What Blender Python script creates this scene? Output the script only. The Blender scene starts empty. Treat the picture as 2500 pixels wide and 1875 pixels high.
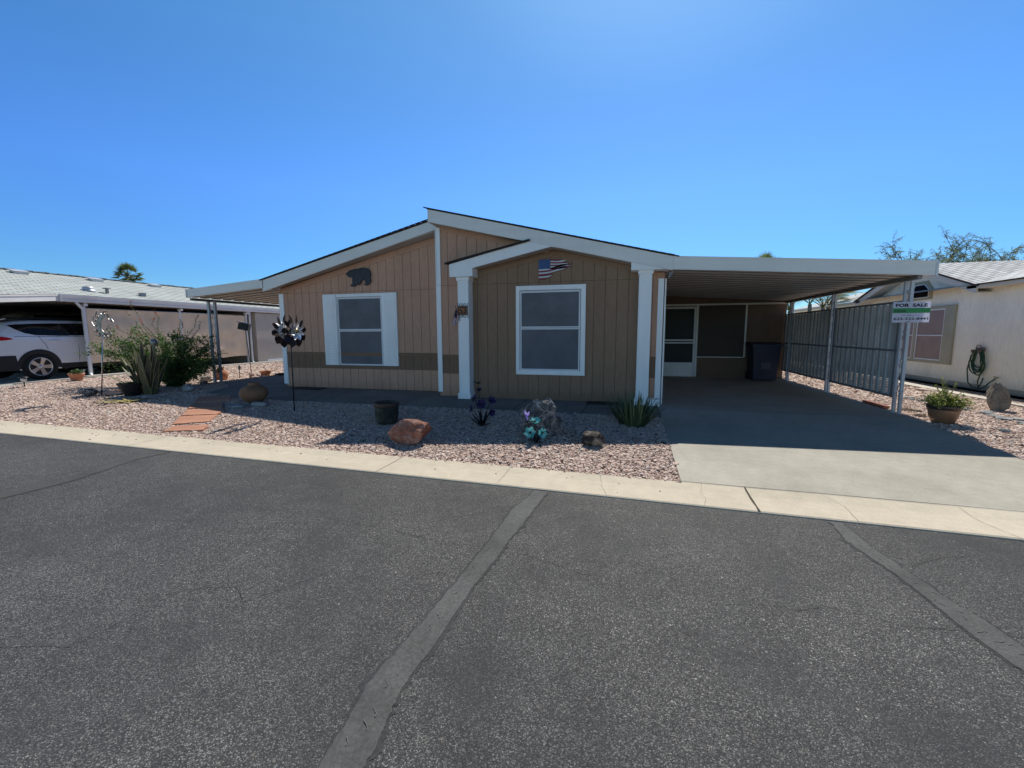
import bpy, bmesh, math, random
import numpy as np
from mathutils import Vector, Matrix, noise
random.seed(7)
RNG = np.random.default_rng(7)
SC = bpy.context.scene
COL = SC.collection
PI = math.pi
R_ = math.radians

# ------------------------------------------------------------------ ground profile
DROP = .2
def Yk(x): return 4.61 - .034 * x          # back edge of the kerb
def Yr(x): return Yk(x) - .58              # asphalt edge
def zg(x, y):
    t = (8.0 - y) / (8.0 - Yk(x))
    return -DROP * min(1, max(0, t))

# ------------------------------------------------------------------ materials
def _new(name):
    m = bpy.data.materials.new(name); m.use_nodes = True
    nt = m.node_tree; b = nt.nodes['Principled BSDF']
    return m, nt, b
def N(nt, t, **kw):
    n = nt.nodes.new(t)
    for k, v in kw.items():
        if k.startswith('i_'):
            key = k[2:]
            key = int(key) if key.isdigit() else key.replace('_', ' ')
            n.inputs[key].default_value = v
        else: setattr(n, k, v)
    return n
def L(nt, a, b): nt.links.new(a, b)
def ramp(nt, fac, stops, interp='LINEAR'):
    r = N(nt, 'ShaderNodeValToRGB'); r.color_ramp.interpolation = interp
    e = r.color_ramp.elements
    while len(e) < len(stops): e.new(.5)
    for el, (p, c) in zip(e, stops):
        el.position = p; el.color = (c[0], c[1], c[2], 1) if hasattr(c, '__len__') else (c, c, c, 1)
    L(nt, fac, r.inputs[0]); return r.outputs[0]
def mixc(nt, fac, a, b, mode='MIX'):
    m = N(nt, 'ShaderNodeMix', data_type='RGBA', blend_type=mode)
    for s, v in ((0, fac), (6, a), (7, b)):
        if hasattr(v, 'is_output'): L(nt, v, m.inputs[s])
        elif s == 0: m.inputs[0].default_value = v
        else: m.inputs[s].default_value = (v[0], v[1], v[2], 1)
    return m.outputs[2]
def coord(nt, scale=(1, 1, 1)):
    tc = N(nt, 'ShaderNodeTexCoord'); mp = N(nt, 'ShaderNodeMapping')
    mp.inputs['Scale'].default_value = scale
    L(nt, tc.outputs['Object'], mp.inputs[0]); return mp.outputs[0]
def noise_(nt, vec, scale, detail=4, rough=.6):
    n = N(nt, 'ShaderNodeTexNoise', i_Scale=scale, i_Detail=detail, i_Roughness=rough)
    L(nt, vec, n.inputs['Vector']); return n.outputs['Fac']
def bump(nt, b, h, strength, dist=.01):
    n = N(nt, 'ShaderNodeBump', i_Strength=strength, i_Distance=dist)
    L(nt, h, n.inputs['Height']); L(nt, n.outputs[0], b.inputs['Normal'])
def mat(name, c, rough=.6, metal=0, var=.12, vs=3, bs=0, bd=.003, stretch=(1, 1, 1), c2=None, spec=.4, dirt=0):
    m, nt, b = _new(name)
    v = coord(nt, stretch)
    f = noise_(nt, v, vs, 6)
    lo = tuple(x * (1 - var) for x in c); hi = c2 if c2 else tuple(min(1, x * (1 + var)) for x in c)
    col = ramp(nt, f, [(.3, lo), (.7, hi)])
    if dirt:
        d = noise_(nt, coord(nt, (1, 1, .25)), 1.7, 8, .7)
        dm = ramp(nt, d, [(.45, 0), (.75, dirt)])
        col = mixc(nt, dm, col, (c[0] * .45, c[1] * .42, c[2] * .38))
    L(nt, col, b.inputs['Base Color'])
    b.inputs['Roughness'].default_value = rough; b.inputs['Metallic'].default_value = metal
    b.inputs['Specular IOR Level'].default_value = spec
    if bs: bump(nt, b, noise_(nt, v, bs, 5), .6, bd)
    return m
def foliage(name, c, c2, trans=.3):
    m, nt, b = _new(name)
    g = N(nt, 'ShaderNodeNewGeometry')
    col = ramp(nt, g.outputs['Random Per Island'], [(0, c), (1, c2)])
    L(nt, col, b.inputs['Base Color']); b.inputs['Roughness'].default_value = .45
    b.inputs['Specular IOR Level'].default_value = .3
    t = N(nt, 'ShaderNodeBsdfTranslucent'); L(nt, col, t.inputs[0])
    mx = N(nt, 'ShaderNodeMixShader', i_0=trans)
    L(nt, b.outputs[0], mx.inputs[1]); L(nt, t.outputs[0], mx.inputs[2])
    L(nt, mx.outputs[0], nt.nodes['Material Output'].inputs[0])
    return m

def asphalt():
    m, nt, b = _new('asphalt'); v = coord(nt)
    vo = N(nt, 'ShaderNodeTexVoronoi', i_Scale=225.0); L(nt, v, vo.inputs['Vector'])
    sep = N(nt, 'ShaderNodeSeparateColor'); L(nt, vo.outputs['Color'], sep.inputs[0])
    base = ramp(nt, sep.outputs[0], [(0, (.030, .030, .030)), (.42, (.066, .065, .063)), (.72, (.118, .115, .110)), (.90, (.235, .228, .213)), (1, (.46, .445, .41))])
    def stones(scale, lo, hi, tint):
        q = N(nt, 'ShaderNodeTexVoronoi', i_Scale=scale); L(nt, v, q.inputs['Vector'])
        s2 = N(nt, 'ShaderNodeSeparateColor'); L(nt, q.outputs['Color'], s2.inputs[0])
        on = ramp(nt, s2.outputs[1], [(lo, 0), (lo + .03, 1)]); near = ramp(nt, q.outputs['Distance'], [(hi, 1), (hi + .1, 0)])
        f = N(nt, 'ShaderNodeMath', operation='MULTIPLY'); L(nt, on, f.inputs[0]); L(nt, near, f.inputs[1])
        return f.outputs[0], ramp(nt, s2.outputs[2], tint)
    fa, ca = stones(88.0, .72, .23, [(0, (.17, .165, .15)), (.6, (.40, .385, .35)), (1, (.80, .77, .70))])
    fb, cb = stones(34.0, .93, .15, [(0, (.22, .19, .15)), (.6, (.36, .34, .31)), (1, (.62, .60, .54))])
    cover = ramp(nt, noise_(nt, v, .9, 6, .72), [(.34, .35), (.48, .8), (.62, 1)])       # worn bands show more stone
    def mul(a, c):
        q = N(nt, 'ShaderNodeMath', operation='MULTIPLY'); L(nt, a, q.inputs[0])
        if hasattr(c, 'is_output'): L(nt, c, q.inputs[1])
        else: q.inputs[1].default_value = c
        return q.outputs[0]
    col = mixc(nt, mul(cover, .9), (.066, .066, .066), base)
    col = mixc(nt, mul(mul(fa, cover), .9), col, ca); col = mixc(nt, mul(fb, .8), col, cb)
    col = mixc(nt, 1.0, col, ramp(nt, noise_(nt, v, .42, 6, .65), [(.3, (.52, .535, .555)), (.7, (.82, .83, .845))]), 'MULTIPLY')
    col = mixc(nt, 1.0, col, ramp(nt, noise_(nt, v, 4.5, 5, .7), [(.3, .86), (.7, 1.14)]), 'MULTIPLY')
    oil = ramp(nt, noise_(nt, v, 1.35, 3, .5), [(.70, 0), (.80, .35)])
    col = mixc(nt, oil, col, (.035, .036, .040))
    L(nt, col, b.inputs['Base Color']); b.inputs['Roughness'].default_value = .8
    b.inputs['Specular IOR Level'].default_value = .3
    add = N(nt, 'ShaderNodeMath', operation='SUBTRACT', i_0=1.0); L(nt, vo.outputs['Distance'], add.inputs[1])
    ad2 = N(nt, 'ShaderNodeMath', operation='ADD'); L(nt, add.outputs[0], ad2.inputs[0]); L(nt, fa, ad2.inputs[1])
    bump(nt, b, ad2.outputs[0], .6, .003)
    return m
def concrete(name, c, stain=.3, gap=None, fine=.5):
    m, nt, b = _new(name); v = coord(nt)
    a = noise_(nt, v, 1.1, 8, .68); f = noise_(nt, v, 60, 4, .7); md = noise_(nt, v, 9, 5, .6)
    lo = tuple(x * (1 - stain) for x in c)
    col = ramp(nt, a, [(.32, lo), (.62, c)])
    col = mixc(nt, 1.0, col, ramp(nt, f, [(.3, 1 - .22 * fine), (.7, 1 + .16 * fine)]), 'MULTIPLY')
    col = mixc(nt, 1.0, col, ramp(nt, md, [(.3, .93), (.7, 1.06)]), 'MULTIPLY')
    L(nt, col, b.inputs['Base Color']); b.inputs['Roughness'].default_value = .9
    b.inputs['Specular IOR Level'].default_value = .2
    bump(nt, b, f, .5, .003)
    return m
def pebble_mat():
    m, nt, b = _new('pink_gravel')
    g = N(nt, 'ShaderNodeNewGeometry')
    col = ramp(nt, g.outputs['Random Per Island'], [(0, (.24, .15, .12)), (.12, (.46, .31, .25)), (.3, (.60, .44, .36)), (.5, (.70, .55, .46)),
               (.68, (.76, .63, .54)), (.82, (.54, .39, .31)), (.92, (.82, .72, .64)), (1, (.46, .41, .38))])
    f = noise_(nt, coord(nt), 40, 3)
    col = mixc(nt, 1.0, col, ramp(nt, f, [(.3, .85), (.7, 1.1)]), 'MULTIPLY')
    L(nt, col, b.inputs['Base Color']); b.inputs['Roughness'].default_value = .8
    b.inputs['Specular IOR Level'].default_value = .25
    return m
def gravel_ground():
    m, nt, b = _new('gravel_bed'); v = coord(nt)
    vo = N(nt, 'ShaderNodeTexVoronoi', i_Scale=26.0); L(nt, v, vo.inputs['Vector'])
    s = N(nt, 'ShaderNodeSeparateColor'); L(nt, vo.outputs['Color'], s.inputs[0])
    col = ramp(nt, s.outputs[0], [(0, (.30, .20, .15)), (.3, (.60, .46, .37)), (.7, (.74, .60, .50)), (1, (.82, .72, .62))])
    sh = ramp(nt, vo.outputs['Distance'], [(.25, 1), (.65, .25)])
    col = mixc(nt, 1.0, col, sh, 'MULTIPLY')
    L(nt, col, b.inputs['Base Color']); b.inputs['Roughness'].default_value = .9
    inv = N(nt, 'ShaderNodeMath', operation='SUBTRACT', i_0=1.0); L(nt, vo.outputs['Distance'], inv.inputs[1])
    bump(nt, b, inv.outputs[0], 1, .02)
    return m
def shingle(name, c, axis='Y'):
    m, nt, b = _new(name)
    tc = N(nt, 'ShaderNodeTexCoord'); sp = N(nt, 'ShaderNodeSeparateXYZ'); L(nt, tc.outputs['Object'], sp.inputs[0])
    cb = N(nt, 'ShaderNodeCombineXYZ')
    a, c_ = (sp.outputs[1], sp.outputs[0]) if axis == 'Y' else (sp.outputs[0], sp.outputs[2])
    L(nt, a, cb.inputs[0]); L(nt, c_, cb.inputs[1])
    br = N(nt, 'ShaderNodeTexBrick', i_Scale=1.0)
    br.inputs['Brick Width'].default_value = .36; br.inputs['Row Height'].default_value = .15 if axis == 'Y' else .04
    br.inputs['Mortar Size'].default_value = .016; br.inputs['Mortar Smooth'].default_value = .3
    br.inputs['Color1'].default_value = (c[0] * .88, c[1] * .88, c[2] * .88, 1); br.inputs['Color2'].default_value = (c[0] * 1.1, c[1] * 1.1, c[2] * 1.1, 1)
    br.inputs['Mortar'].default_value = (c[0] * .22, c[1] * .22, c[2] * .23, 1); br.offset = .5
    L(nt, cb.outputs[0], br.inputs['Vector'])
    f = noise_(nt, tc.outputs['Object'], 35, 4, .7)
    col = mixc(nt, 1.0, br.outputs['Color'], ramp(nt, f, [(.3, .8), (.7, 1.15)]), 'MULTIPLY')
    f2 = noise_(nt, tc.outputs['Object'], .8, 5, .7)
    col = mixc(nt, 1.0, col, ramp(nt, f2, [(.3, .88), (.7, 1.08)]), 'MULTIPLY')
    L(nt, col, b.inputs['Base Color']); b.inputs['Roughness'].default_value = .9
    iv = N(nt, 'ShaderNodeMath', operation='SUBTRACT', i_0=1.0); L(nt, br.outputs['Fac'], iv.inputs[1])
    bump(nt, b, iv.outputs[0], .8, .012)
    return m
def screen_mat(name, c, alpha):
    m, nt, b = _new(name); v = coord(nt)
    f = noise_(nt, v, 2.2, 5, .6)
    col = ramp(nt, f, [(.3, tuple(x * .8 for x in c)), (.7, tuple(x * 1.15 for x in c))])
    L(nt, col, b.inputs['Base Color']); b.inputs['Roughness'].default_value = .5
    b.inputs['Specular IOR Level'].default_value = .3
    b.inputs['Alpha'].default_value = alpha
    return m
def glass_dark(name, c=(.02, .022, .028), rough=.06):
    m, nt, b = _new(name); v = coord(nt)
    f = noise_(nt, v, 1.6, 4)
    L(nt, ramp(nt, f, [(.3, tuple(x * .7 for x in c)), (.7, tuple(x * 1.4 for x in c))]), b.inputs['Base Color'])
    b.inputs['Roughness'].default_value = rough; b.inputs['Specular IOR Level'].default_value = .6
    bump(nt, b, noise_(nt, v, 1.2, 2), .04, .05)
    return m
def rock_mat(name, a, c, d, sc=6, bd=.02, vein=0):
    m, nt, b = _new(name); v = coord(nt)
    f = noise_(nt, v, sc, 8, .7); f2 = noise_(nt, v, sc * 7, 5, .7)
    col = ramp(nt, f, [(.3, a), (.5, c), (.72, d)])
    col = mixc(nt, 1.0, col, ramp(nt, f2, [(.3, .65), (.7, 1.3)]), 'MULTIPLY')
    if vein:
        vd = N(nt, 'ShaderNodeTexVoronoi', feature='DISTANCE_TO_EDGE', i_Scale=vein); wv = N(nt, 'ShaderNodeVectorMath', operation='ADD'); nv = N(nt, 'ShaderNodeTexNoise', i_Scale=9.0, i_Detail=4.0); L(nt, v, nv.inputs['Vector'])
        sc_ = N(nt, 'ShaderNodeVectorMath', operation='SCALE'); sc_.inputs['Scale'].default_value = .16; L(nt, nv.outputs['Color'], sc_.inputs[0]); L(nt, v, wv.inputs[0]); L(nt, sc_.outputs[0], wv.inputs[1]); L(nt, wv.outputs[0], vd.inputs['Vector'])
        col = mixc(nt, ramp(nt, vd.outputs['Distance'], [(.0, .55), (.03, .2), (.09, 0)]), col, (.58, .57, .55))
    L(nt, col, b.inputs['Base Color']); b.inputs['Roughness'].default_value = .85
    b.inputs['Specular IOR Level'].default_value = .25
    ad = N(nt, 'ShaderNodeMath', operation='ADD'); L(nt, f, ad.inputs[0]); L(nt, f2, ad.inputs[1])
    bump(nt, b, ad.outputs[0], .9, bd)
    return m
def siding_mat(name, c):
    m, nt, b = _new(name)
    v = coord(nt, (1, 1, .18)); f = noise_(nt, v, 30, 5, .65)
    g = noise_(nt, coord(nt, (1, 1, .35)), 1.3, 6, .6); gg = noise_(nt, coord(nt), 90, 3, .7)
    col = ramp(nt, g, [(.3, tuple(x * .88 for x in c)), (.7, tuple(x * 1.08 for x in c))])
    col = mixc(nt, 1.0, col, ramp(nt, f, [(.3, .90), (.7, 1.08)]), 'MULTIPLY')
    col = mixc(nt, 1.0, col, ramp(nt, gg, [(.3, .84), (.7, 1.14)]), 'MULTIPLY')
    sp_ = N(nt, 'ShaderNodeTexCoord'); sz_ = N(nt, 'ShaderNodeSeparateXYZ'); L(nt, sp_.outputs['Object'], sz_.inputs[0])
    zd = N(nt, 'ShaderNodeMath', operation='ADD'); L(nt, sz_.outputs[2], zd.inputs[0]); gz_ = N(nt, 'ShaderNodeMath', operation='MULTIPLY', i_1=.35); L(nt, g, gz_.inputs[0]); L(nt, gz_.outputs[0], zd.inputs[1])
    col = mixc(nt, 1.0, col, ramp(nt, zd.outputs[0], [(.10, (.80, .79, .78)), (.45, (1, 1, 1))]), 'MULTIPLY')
    L(nt, col, b.inputs['Base Color']); b.inputs['Roughness'].default_value = .75
    b.inputs['Specular IOR Level'].default_value = .25
    ad = N(nt, 'ShaderNodeMath', operation='ADD'); L(nt, f, ad.inputs[0]); L(nt, gg, ad.inputs[1])
    bump(nt, b, ad.outputs[0], .45, .004)
    return m

WHITE_T = mat('white_trim_paint', (.93, .92, .90), .5, var=.05, vs=5, bs=40, bd=.001, stretch=(1, 1, .2), dirt=.12)
FASCIA = mat('fascia_paint', (.84, .81, .76), .5, var=.05, vs=3, bs=22, bd=.002, stretch=(.15, 1, 2.5), dirt=.12)
WHITE_M = mat('white_enamel_metal', (.72, .73, .75), .38, var=.06, vs=2, dirt=.18)
POSTM = mat('grey_white_post_paint', (.52, .54, .57), .4, var=.1, vs=3, dirt=.25)
SOFFIT = mat('pan_metal', (.80, .77, .72), .45, var=.10, vs=2.5, dirt=.25)
GREYM = mat('weathered_panel_metal', (.45, .44, .425), .45, var=.18, vs=3, dirt=.35)
DARKM = mat('dark_beam_metal', (.20, .20, .21), .45, var=.15)
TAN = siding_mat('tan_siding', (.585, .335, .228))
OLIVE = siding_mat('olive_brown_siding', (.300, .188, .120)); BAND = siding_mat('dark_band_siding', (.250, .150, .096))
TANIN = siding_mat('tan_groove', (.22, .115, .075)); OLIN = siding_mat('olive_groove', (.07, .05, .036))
SHDARK = mat('dark_shingle_edge', (.035, .028, .026), .9, var=.4, vs=20, bs=40)
BLACK = mat('black_iron', (.012, .012, .014), .5, var=.3)
SCREEN_W = screen_mat('window_screen', (.185, .18, .205), .66)
PANE, _nt, _b = _new('window_glass'); _v = coord(_nt, (1, 1, .6)); _f = noise_(_nt, _v, 2.6, 5, .6)
L(_nt, ramp(_nt, _f, [(.40, (.03, .032, .04)), (.55, (.07, .072, .08)), (.68, (.26, .26, .27))]), _b.inputs['Base Color']); _b.inputs['Roughness'].default_value = .05; _b.inputs['Specular IOR Level'].default_value = .8  # pale noise blotches in the colour imitate uneven reflections
bump(_nt, _b, noise_(_nt, coord(_nt), 1.5, 2), .05, .05)
CURT = mat('pale_blind', (.72, .72, .74), .8, var=.2, vs=6)
SCREEN_D = screen_mat('dark_door_screen', (.018, .018, .02), .92)
BROWNSCR = mat('brown_sun_screen', (.075, .055, .045), .7, var=.15, vs=2, bs=200, bd=.001)
ASPH = asphalt()
KERB = concrete('kerb_concrete', (.60, .535, .42), .14)
DRIVE = concrete('driveway_concrete', (.47, .445, .375), .20)
WALK = concrete('walkway_concrete', (.27, .25, .225), .3)
PATCH = concrete('sealer_grey', (.128, .131, .127), .48, fine=1.5)
RIPPLE = concrete('sealer_ripple', (.15, .155, .15), .3); PATCHF = concrete('worn_sealer', (.086, .087, .086), .4, fine=1.4); PATCHD = concrete('sealer_border', (.066, .068, .070), .35, fine=1.4)
CRACK = mat('crack_dark', (.028, .027, .026), .95, var=.4, vs=30)
JOINT = mat('joint_dirt', (.06, .05, .04), .95, var=.5, vs=30)
GRAV = gravel_ground(); PEB = pebble_mat()
GROOF = shingle('grey_shingle', (.50, .53, .50)); 
WROOF = shingle('pale_shingle', (.62, .63, .62))
CREAM = siding_mat('cream_siding', (.93, .87, .72))
CREAMT = mat('cream_fascia', (.62, .58, .50), .6, var=.06)
OLIVET = mat('khaki_trim', (.36, .33, .23), .6, var=.08, bs=30, bd=.002)
PINKPANE = mat('brown_sun_screen_pane', (.29, .20, .17), .6, var=.12, vs=3, bs=160, bd=.001)
BLKSCR = mat('black_screen_pane', (.010, .011, .015), .9, var=.25, spec=.05)
TERRA = mat('terracotta', (.52, .22, .12), .8, var=.2, vs=6, bs=30, bd=.003, dirt=.25)
TERRA2 = mat('aged_terracotta', (.25, .14, .08), .8, var=.35, vs=4, bs=25, bd=.004, dirt=.4)
POTGLAZE = rock_mat('dark_green_glaze', (.018, .022, .018), (.05, .052, .042), (.17, .16, .12), 5, .004)
POTRIM = mat('brown_pot_rim', (.075, .05, .035), .6, var=.4, vs=9)
BLKPOT = mat('black_plastic', (.02, .022, .024), .45, var=.3)
BRNPOT = mat('brown_glaze', (.25, .125, .065), .35, var=.3, vs=4, dirt=.2, spec=.5)
BRNRIM = mat('dark_rim_glaze', (.045, .032, .028), .35, var=.3, spec=.5)
GREYPOT = mat('grey_pot', (.35, .34, .33), .8, var=.15)
SOIL = mat('soil', (.05, .035, .025), .95, var=.4, vs=30, bs=50, bd=.01)
FLAG = mat('red_flagstone', (.46, .225, .14), .85, var=.2, vs=3, bs=14, bd=.006, dirt=.15)
BRICK = mat('red_brick', (.36, .13, .08), .85, var=.25, vs=15, bs=60)
SAND = rock_mat('sandstone', (.30, .22, .15), (.47, .37, .27), (.6, .5, .4), 8)
SLATE = rock_mat('grey_slate', (.16, .17, .18), (.30, .31, .31), (.48, .48, .46), 6, .006)
REDROCK = rock_mat('red_granite', (.20, .075, .048), (.33, .145, .10), (.50, .38, .33), 7)
GREYROCK = rock_mat('grey_quartz_rock', (.028, .030, .035), (.105, .110, .118), (.42, .43, .44), 11, .03, 5.0)
DARKROCK = rock_mat('dark_basalt', (.015, .013, .012), (.05, .042, .036), (.50, .45, .37), 5)  # pale ramp end puts the rock's sunlit brightness into the colour
TANROCK = rock_mat('tan_boulder', (.14, .115, .095), (.25, .21, .17), (.36, .31, .26), 7)
PINKROCK = rock_mat('pink_rock', (.30, .17, .13), (.46, .31, .26), (.6, .48, .42), 7)
PALEROCK = rock_mat('pale_rock', (.22, .23, .25), (.38, .38, .38), (.5, .5, .48), 7)
LEAF = foliage('shrub_leaf', (.035, .090, .025), (.17, .27, .075), .42)
LEAFY = foliage('yellow_green_leaf', (.16, .22, .04), (.46, .48, .13), .42)
LEAFP = foliage('palm_leaf', (.07, .115, .035), (.25, .29, .10), .4)
LEAFPY = foliage('yellow_palm_leaf', (.16, .18, .04), (.40, .38, .11), .4)
LEAFT = foliage('mesquite_leaf', (.11, .15, .07), (.30, .34, .17), .5)
LEAFA = foliage('aloe_leaf', (.065, .095, .050), (.17, .21, .105), .15)
AGAVE = mat('agave_leaf', (.095, .10, .062), .55, var=.35, vs=9, stretch=(1, 1, .3)); AGAVEY = mat('agave_margin', (.30, .26, .11), .55, var=.15)
DRYLEAF = mat('dry_leaf', (.36, .30, .11), .7, var=.35, vs=9)
FLOWER = foliage('red_bract', (.55, .06, .05), (.75, .16, .12), .4)
BARK = mat('bark', (.10, .075, .055), .9, var=.35, vs=8, bs=30, bd=.01, stretch=(1, 1, .3))
PALMBARK = mat('palm_bark', (.30, .28, .25), .9, var=.3, vs=6, bs=14, bd=.02, stretch=(1, 1, 2))
STEEL = mat('galvanised_steel', (.5, .5, .5), .35, 1.0, var=.2)
SILVER = mat('silver_petal', (.82, .82, .84), .32, .55, var=.12, spec=.6)
BRONZE = mat('dark_bronze', (.045, .03, .028), .4, .6, var=.4, spec=.5)
BRASS = mat('brass_hub', (.55, .45, .25), .35, .9, var=.2)
RUSTMET = mat('weathered_sun_metal', (.28, .25, .22), .45, .8, var=.5, vs=14)
BEARM = mat('dark_grained_wood', (.030, .032, .040), .55, var=.55, vs=7, stretch=(6, 1, .5), bs=20, bd=.004)
NAVY = mat('flag_blue', (.030, .075, .22), .45, var=.2); FRED = mat('flag_red', (.24, .030, .045), .5, var=.2); FWHT = mat('flag_white', (.62, .62, .64), .5, var=.1)
CANV = mat('cloth_navy', (.02, .025, .06), .8, var=.2)
TILEO = rock_mat('rust_orange_tile', (.22, .075, .03), (.48, .18, .08), (.60, .34, .22), 30, .002)
SIGNW = foliage('sign_plastic', (.78, .78, .86), (.78, .78, .86), .45)
SIGNG = mat('sign_green', (.035, .26, .075), .5, var=.1); SIGNGD = mat('sign_dark_green', (.012, .07, .03), .5); INK = mat('sign_ink', (.008, .008, .025), .5)
BIN = mat('navy_bin_plastic', (.009, .016, .050), .42, var=.15, spec=.5); RUBBER = mat('tyre_rubber', (.012, .012, .012), .85, var=.3)
CLOTH = mat('tan_shade_cloth', (.78, .61, .43), .8, var=.16, vs=1.3, bs=120, bd=.002)
NWALL = mat('neighbour_beige_wall', (.52, .46, .39), .8, var=.06, bs=60, bd=.003)
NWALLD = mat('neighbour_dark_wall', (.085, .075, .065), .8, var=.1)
VENTM = mat('vent_metal', (.62, .63, .64), .4, .3, var=.12); VENTD = mat('grey_vent', (.33, .34, .35), .5, var=.15)
PAINTW, _nt, _b = _new('white_car_paint')
_c = noise_(_nt, coord(_nt), 3, 3); L(_nt, ramp(_nt, _c, [(.3, (.70, .71, .73)), (.7, (.76, .77, .79))]), _b.inputs['Base Color'])
_b.inputs['Roughness'].default_value = .3; _b.inputs['Coat Weight'].default_value = 1; _b.inputs['Coat Roughness'].default_value = .04
PAINTB = mat('beige_van_paint', (.17, .155, .13), .3, var=.05, spec=.5)
CARGLASS = glass_dark('tinted_car_glass', (.006, .007, .010), .04)
CLAD = mat('black_cladding', (.014, .014, .016), .6, var=.2)
REDLAMP = mat('red_lamp_lens', (.40, .006, .012), .15, var=.1, spec=.6)
ALLOY = mat('alloy_wheel', (.60, .60, .62), .28, .9, var=.1)
HOSEG = mat('green_hose', (.020, .060, .028), .45, var=.25, vs=10); HANGER = mat('brown_plastic_hanger', (.20, .12, .09), .5, var=.2)
TEAL = foliage('teal_petal', (.05, .33, .36), (.22, .62, .60), .15); PURPLE = foliage('purple_petal', (.014, .009, .055), (.05, .033, .14), .1)
LILAC = foliage('lilac_wing', (.35, .28, .72), (.45, .38, .85), .3); DGREEN = mat('dark_metal_stem', (.012, .016, .014), .6, var=.3)
LAMPB = mat('solar_lamp_black', (.02, .02, .02), .4, var=.3); LAMPC = mat('solar_lamp_lens', (.55, .55, .52), .25, .4, var=.3)

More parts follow.
